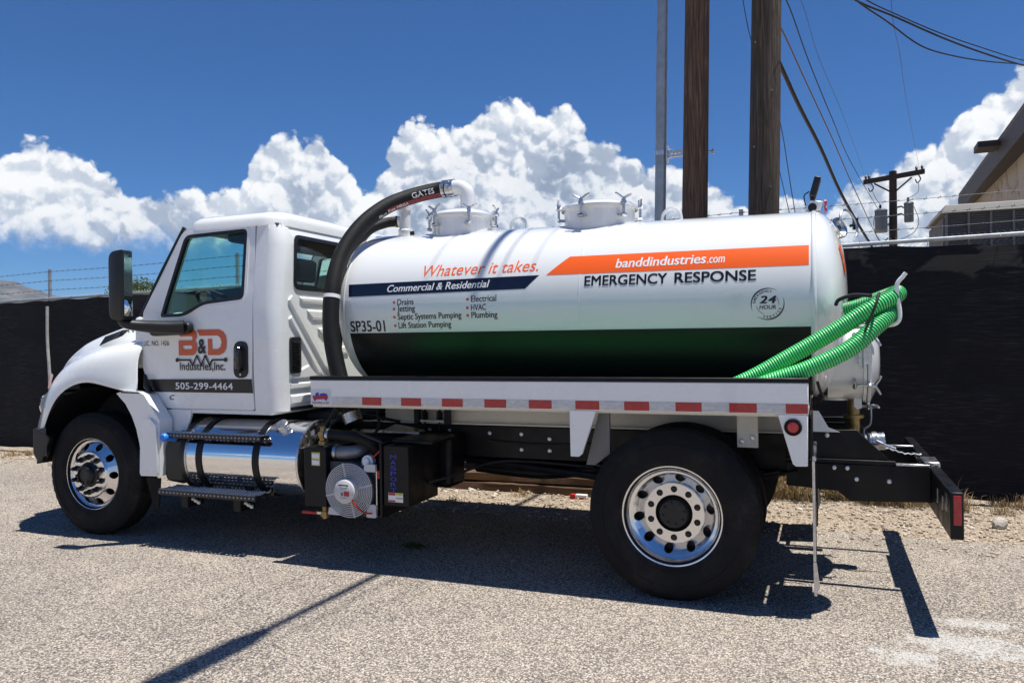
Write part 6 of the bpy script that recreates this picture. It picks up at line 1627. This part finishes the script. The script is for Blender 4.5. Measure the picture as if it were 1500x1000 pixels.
# smaller hose on the second port
mb = MB(); mb.lathe([(0.0, 2.55), (0.062, 2.55), (0.062, 2.63), (0.05, 2.64), (0.05, 2.80), (0.06, 2.805), (0.06, 2.84), (0.045, 2.85), (0.03, 2.87), (0.0, 2.87)], (-2.515, TY, 0), 'z', 20); rv = mb.build('relief_valve', TANKW, tank, 30)
mb = MB(); mb.cyl((-2.50, TY, 2.715), (-2.585, TY, 2.715), 0.045, seg=16); mb.build('outlet', TANKW, rv)
mb = MB(); mb.lathe([(0.04, -0.012), (0.052, -0.01), (0.052, 0.01), (0.04, 0.012)], (-2.595, TY, 2.715), 'x', 20); mb.build('hose_clamp', BRASS, rv, 40)
mb = MB(); mb.box(-2.55, -2.48, TY - 0.05, TY - 0.03, 2.80, 2.86); mb.build('valve_tag', ZINC, rv, 30)
mb = MB(); mb.tube(spline([(-2.58, TY, 2.715), (-2.68, 1.14, 2.70), (-2.77, 1.0, 2.62), (-2.83, 0.85, 2.42), (-2.86, 0.72, 2.1), (-2.85, 0.62, 1.6), (-2.80, 0.58, 1.1)], 6), 0.045, 16); mb.build('relief_hose', HOSEBLK, truck, 60)
mb = MB(); mb.cyl((-2.38, TY - 0.1, 2.53), (-2.38, TY - 0.12, 2.60), 0.02, seg=10); mb.build('vacuum_breaker', BLKPLAST, tank)

# rear head fittings ------------------------------------------------
def head_x(y, z):
    r = min(RT * 0.999, math.hypot(y - TY, z - zc(TXR))) / RT; s = r ** (1 / 0.75); return TXR + 0.22 * math.sqrt(max(0, 1 - s * s))
# rear door: neck, flange, domed cover, clamps
DZ, DR = 1.475, 0.285
mb = MB(); mb.lathe([(DR, 0.93), (DR, 1.155), (DR + 0.015, 1.158), (DR + 0.015, 1.178), (DR, 1.18)], (0, TY, DZ), 'x', 56); dn = mb.build('rear_door_neck', TANKW, tank, 30)
mb = MB(); mb.lathe([(DR + 0.016, 1.182), (DR + 0.020, 1.19), (DR + 0.018, 1.205), (DR * 0.93, 1.222), (DR * 0.75, 1.248), (DR * 0.45, 1.268), (0.0, 1.275)], (0, TY, DZ), 'x', 56); rd = mb.build('rear_door', TANKW, tank, 35)
for k in range(6):
    a = R_(30 + 60 * k); o_ = Vector((0, -math.cos(a), math.sin(a))); clamp(tank, Vector((1.20, TY, DZ)) + o_ * (DR + 0.045), (o_, (1, 0, 0)), DR, 'door_clamp')
mb = MB(); mb.box(1.125, 1.155, TY - DR - 0.03, TY - DR + 0.02, DZ - 0.03, DZ + 0.10); mb.box(1.16, 1.20, TY - DR - 0.05, TY - DR + 0.02, DZ - 0.02, DZ + 0.09); mb.cyl((1.158, TY - DR - 0.04, DZ - 0.05), (1.158, TY - DR - 0.04, DZ + 0.12), 0.012, seg=8); mb.build('door_hinge', ZINC, dn, 30)
mb = MB(); mb.prism([(1.10, DZ - DR + 0.02), (1.15, DZ - DR + 0.02), (1.15, DZ - DR - 0.05), (1.12, DZ - DR - 0.06), (1.10, DZ - DR - 0.04)], TY - 0.10, TY - 0.07); mb.build('locking_lug', TANKW, dn, 30)
mb = MB(); mb.cyl((0.98, TY, DZ - DR + 0.03), (0.98, TY, 1.19), 0.09, seg=20); mb.build('sump', TANKW, tank)
# drain pipe with cam lock
mb = MB(); mb.cyl((1.10, TY, 1.20), (1.10, TY, 0.86), 0.042, seg=16); mb.lathe([(0.042, 1.06), (0.068, 1.062), (0.068, 1.085), (0.042, 1.087)], (1.10, TY, 0), 'z', 16); mb.tube(spline([(1.10, TY, 0.92), (1.11, TY, 0.88), (1.15, TY, 0.875)], 5), 0.045, 14); dp = mb.build('drain_pipe', BRASS, tank, 30)
mb = MB(); mb.cyl((1.14, TY, 0.885), (1.20, TY, 0.892), 0.066, seg=20); mb.build('valve_body', CAST, dp, 30, 0.006)
mb = MB(); mb.cyl((1.20, TY, 0.893), (1.30, TY, 0.905), 0.062, seg=24); mb.cyl((1.222, TY, 0.895), (1.252, TY, 0.899), 0.072, seg=24); mb.tube([(1.24, TY - 0.07, 0.91), (1.30, TY - 0.085, 0.88), (1.36, TY - 0.08, 0.86)], 0.010, 8); mb.build('cam_lock_cap', SATIN, dp, 40)
mb = MB(); mb.tube(spline([(1.165, TY - 0.05, 0.93), (1.165, TY - 0.06, 0.99), (1.205, TY - 0.06, 1.03), (1.21, TY - 0.06, 1.16)], 5), 0.007, 6); mb.build('valve_lever', GALV, dp)
mb = MB(); pts = [(1.30 + 0.02 * k, TY - 0.06 + 0.004 * (k % 2), 0.86 - 0.006 * min(k, 6) + (0.006 if k % 2 else 0)) for k in range(12)]; mb.tube(pts, 0.005, 5); mb.build('cap_chain', ZINC, dp)
# round work lamp low on the head, ring lamp up high
def lamp(c, ax, r, nm):
    c, ax = Vector(c), Vector(ax).normalized(); a = Vector((0, 0, 1)); a = (a - ax * a.dot(ax)).normalized(); b = ax.cross(a); mb = MB(); rings = []
    for rr, h in [(0.0, -0.06), (r * 0.7, -0.055), (r * 0.95, -0.02), (r, 0.0), (r, 0.018), (r * 0.93, 0.026), (r * 0.86, 0.018)]:
        rings.append([tuple(c + ax * h + (a * math.cos(t) + b * math.sin(t)) * rr) for t in [2 * math.pi * k / 28 for k in range(28)]])
    o = mb.ringset(rings, True).build(nm, CHROME, tank, 40)
    rings = [[tuple(c + ax * h + (a * math.cos(t) + b * math.sin(t)) * rr) for t in [2 * math.pi * k / 28 for k in range(28)]] for rr, h in [(r * 0.88, 0.018), (r * 0.7, 0.030), (r * 0.35, 0.038), (0.001, 0.040)]]
    MB().ringset(rings, True).build('lens', CLEAR, o, 60)
    rings = [[tuple(c + ax * h + (a * math.cos(t) + b * math.sin(t)) * rr) for t in [2 * math.pi * k / 28 for k in range(28)]] for rr, h in [(r * 0.86, 0.015), (r * 0.5, -0.015), (r * 0.2, -0.03), (0.001, -0.03)]]
    MB().ringset(rings, True).build('reflector', SATIN, o, 60)
    MB().cyl(c + ax * -0.03, c + ax * 0.012, 0.02, seg=10).build('bulb', VBLACK, o)
    return o
lamp((0.985, 0.745, 1.862), (0.55, -0.83, 0.05), 0.062, 'work_lamp')
l2 = lamp((1.015, 1.10, 2.405), (0.80, -0.45, 0.28), 0.075, 'sight_lamp')
mb = MB(); c = Vector((1.05, 1.06, 2.42)); u1, v1 = Vector((0.45, 0.8, 0)).normalized(), Vector((-0.2, 0.1, 0.97)).normalized()
mb.tube([c + Vector((0.03, -0.02, 0)) + (u1 * math.cos(t) + v1 * math.sin(t)) * 0.105 for t in [R_(-60 + 8 * k) for k in range(31)]], 0.008, 7); mb.build('lamp_guard', SATIN, l2)
mb = MB(); mb.tube([c + u1 * 0.09, c + u1 * 0.16 + Vector((0, 0, 0.02))], 0.010, 7); mb.tube([c + u1 * 0.16 + Vector((0, 0, -0.02)), c + u1 * 0.16 + Vector((0, 0, 0.06))], 0.02, 8); mb.build('lamp_knob', BLKPLAST, l2)
# flood lamp on a bracket at the top rear
fl = MB(); fl.add([], []); cx_, cz_ = 0.86, zc(0.86) + RT
mb = MB(); mb.prism([(0.79, cz_ + 0.005), (0.90, cz_ + 0.005), (0.92, cz_ + 0.07), (0.83, cz_ + 0.085)], TY - 0.04, TY + 0.04); fb_ = mb.build('flood_lamp_bracket', TANKW, tank, 30, 0.006)
A_, B_ = Vector((0.845, TY, cz_ + 0.11)), Vector((0.885, TY, cz_ + 0.245)); d_ = (B_ - A_).normalized(); q_ = Vector((d_.z, 0, -d_.x))
mb = MB(); vs = []
for e_ in (A_, B_):
    for sx, sy in ((-1, -1), (1, -1), (1, 1), (-1, 1)): vs.append(tuple(e_ + q_ * 0.022 * sx + Vector((0, 0.075 * sy, 0))))
mb.add(vs, [(3, 2, 1, 0), (4, 5, 6, 7), (0, 1, 5, 4), (1, 2, 6, 5), (2, 3, 7, 6), (3, 0, 4, 7)]); mb.build('flood_lamp', BLKPLAST, tank, 30, 0.006)
mb = MB(); mb.cyl(A_ + Vector((0, 0, -0.06)), A_, 0.016, seg=8); mb.tube(spline([A_ + Vector((-0.02, -0.02, 0.04)), A_ + Vector((-0.055, -0.02, 0.01)), A_ + Vector((-0.045, -0.02, -0.06))], 5), 0.005, 6); mb.build('lamp_stem', BLKPLAST, tank)
for k in (0, 1):
    mb = MB(); mb.lathe([(0.0, 0.02), (0.022, 0.014), (0.024, 0.0), (0.0, 0.0)], (0.925, TY - 0.02, cz_ + 0.06 - 0.048 * k), 'x', 16); mb.build('clearance_lamp', REDLENS, tank, 40)
mb = MB(); mb.cyl((0.845, TY - 0.035, cz_ + 0.03), (0.845, TY - 0.05, cz_ + 0.03), 0.03, seg=16); mb.build('bracket_bolt', BLKPLAST, fb_)
mb = MB(); mb.tube(spline([(0.865, 0.75, 1.34), (0.885, 0.78, 1.27), (0.90, 0.84, 1.235), (0.88, 0.95, 1.20)], 6), 0.010, 8); mb.build('lamp_cable', CABLE, tank)
mb = MB(); mb.prism([(0.82, 1.15), (0.87, 1.15), (0.93, 1.04), (1.0, 1.012), (0.82, 1.012)], 0.70, 0.712); mb.build('gusset', WHITE, truck, 20)
# orange stripe carried on to the rear head
mb = MB(); vs = []
for j in range(7):
    for i in range(5):
        z = 2.07 + 0.19 * j / 6; y = 0.84 + 0.06 * i / 4; x = head_x(y, z) + 0.006; vs.append((x, y - 0.003, z))
mb.add(vs, [(j * 5 + i, j * 5 + i + 1, (j + 1) * 5 + i + 1, (j + 1) * 5 + i) for j in range(6) for i in range(4)]); mb.build('head_stripe', ORANGE, tank, 60, recalc=False)

# hose hook
mb = MB(); mb.tube(spline([(1.04, 0.50, 1.70), (1.16, 0.36, 1.70), (1.27, 0.27, 1.705), (1.315, 0.25, 1.725), (1.325, 0.25, 1.78), (1.31, 0.25, 1.93), (1.345, 0.25, 1.99), (1.36, 0.25, 2.01)], 7), 0.013, 8); mb.build('hose_hook', WHITE, tank, 50)
mb = MB(); mb.tube(spline([(1.04, 0.50, 1.70), (1.16, 0.52, 1.72), (1.24, 0.52, 1.80), (1.26, 0.52, 1.90)], 6), 0.012, 8); mb.build('hose_hook', WHITE, tank, 50)

# ================================================================ GREEN HOSES (they only rest on the truck)
def green_hose(pts, lb, r=0.050, fine=True, pitch=0.0155):
    P = spline(pts, 24)
    # resample evenly
    L = [0.0]
    for a, b in zip(P, P[1:]): L.append(L[-1] + (b - a).length)
    step = pitch / 4; n_ = int(L[-1] / step); Q = []; j = 0
    for i in range(n_ + 1):
        s = i * step
        while j < len(L) - 2 and L[j + 1] < s: j += 1
        Q.append(P[j].lerp(P[j + 1], (s - L[j]) / max(1e-9, L[j + 1] - L[j])))
    rad = [r if i % 4 in (0, 1) else (r - 0.0012 if i % 4 == 2 else r - 0.0045) for i in range(len(Q))]
    mb = MB(); mb.tube(Q, rad, 20)
    per = 20; nm_ = len(mb.f)
    for f in range(nm_):
        ring = f // per
        mb.mi[f] = 1 if ring % 4 in (2, 3) and ring % 4 != 2 else 0
    return tag(mb.build('green_hose', [GREEN, GREEND], None, 50), lb, 'hose', 'green suction hoses on the truck bed')


green_hose([(-2.45, 0.12, 1.255), (-1.6, 0.11, 1.255), (-0.8, 0.13, 1.255), (-0.1, 0.13, 1.258), (0.25, 0.125, 1.30), (0.47, 0.125, 1.385), (0.70, 0.155, 1.515), (0.97, 0.19, 1.675), (1.18, 0.215, 1.81), (1.30, 0.29, 1.875), (1.325, 0.42, 1.90), (1.26, 0.52, 1.88), (1.12, 0.58, 1.83), (1.04, 0.62, 1.81)],
           'upper bright green corrugated hose looped over the white hook at the tank rear')
green_hose([(-2.40, 0.24, 1.255), (-1.5, 0.235, 1.255), (-0.6, 0.245, 1.255), (0.1, 0.20, 1.256), (0.40, 0.10, 1.295), (0.60, 0.065, 1.375), (0.82, 0.075, 1.455), (1.04, 0.115, 1.565), (1.19, 0.18, 1.695), (1.27, 0.28, 1.775), (1.25, 0.40, 1.80), (1.16, 0.455, 1.76)],
           'lower bright green corrugated hose sloping up from the bed rail to the hook')
green_hose([(-2.3, 0.36, 1.255), (-1.2, 0.35, 1.255), (-0.3, 0.36, 1.255), (0.5, 0.35, 1.258)], 'green corrugated hose lying flat on the bed against the tank foot')
mb = MB(); c = Vector((1.165, 0.17, 1.765)); pts = [c + Vector((0.0 + 0.02 * math.sin(t), 0.05 * math.cos(t + 0.5) + 0.0, 0.125 * math.sin(t))) + Vector((0.085 * math.sin(t) * 0.3, 0.07 * math.cos(t), 0)) for t in [2 * math.pi * k / 30 for k in range(30)]]
mb.tube(pts, 0.008, 7, closed=True); mb.tube(spline([(1.17, 0.20, 1.88), (1.08, 0.28, 1.89), (1.0, 0.36, 1.87), (0.98, 0.40, 1.84)], 5), 0.012, 7); tag(mb.build('bungee_strap', CABLE), 'black bungee strap tied round the two green hoses near the hook', 'strap')

# ================================================================ AIR
HAZE = bpy.data.materials.new('desert_haze'); HAZE.use_nodes = True
_t = HAZE.node_tree; _t.nodes.clear()
_pv = _t.nodes.new('ShaderNodeVolumePrincipled'); _pv.inputs['Color'].default_value = (0.62, 0.80, 1.0, 1)
_pv.inputs['Density'].default_value = 2.2e-5; _pv.inputs['Anisotropy'].default_value = 0.0
_o = _t.nodes.new('ShaderNodeOutputMaterial'); _t.links.new(_pv.outputs[0], _o.inputs['Volume'])
tag(MB().box(-S - 200, S + 200, -S - 200, S + 200, -1.5, 1150).build('haze', HAZE, None, 0), 'thin pale air haze over the whole plain', kind='stuff')
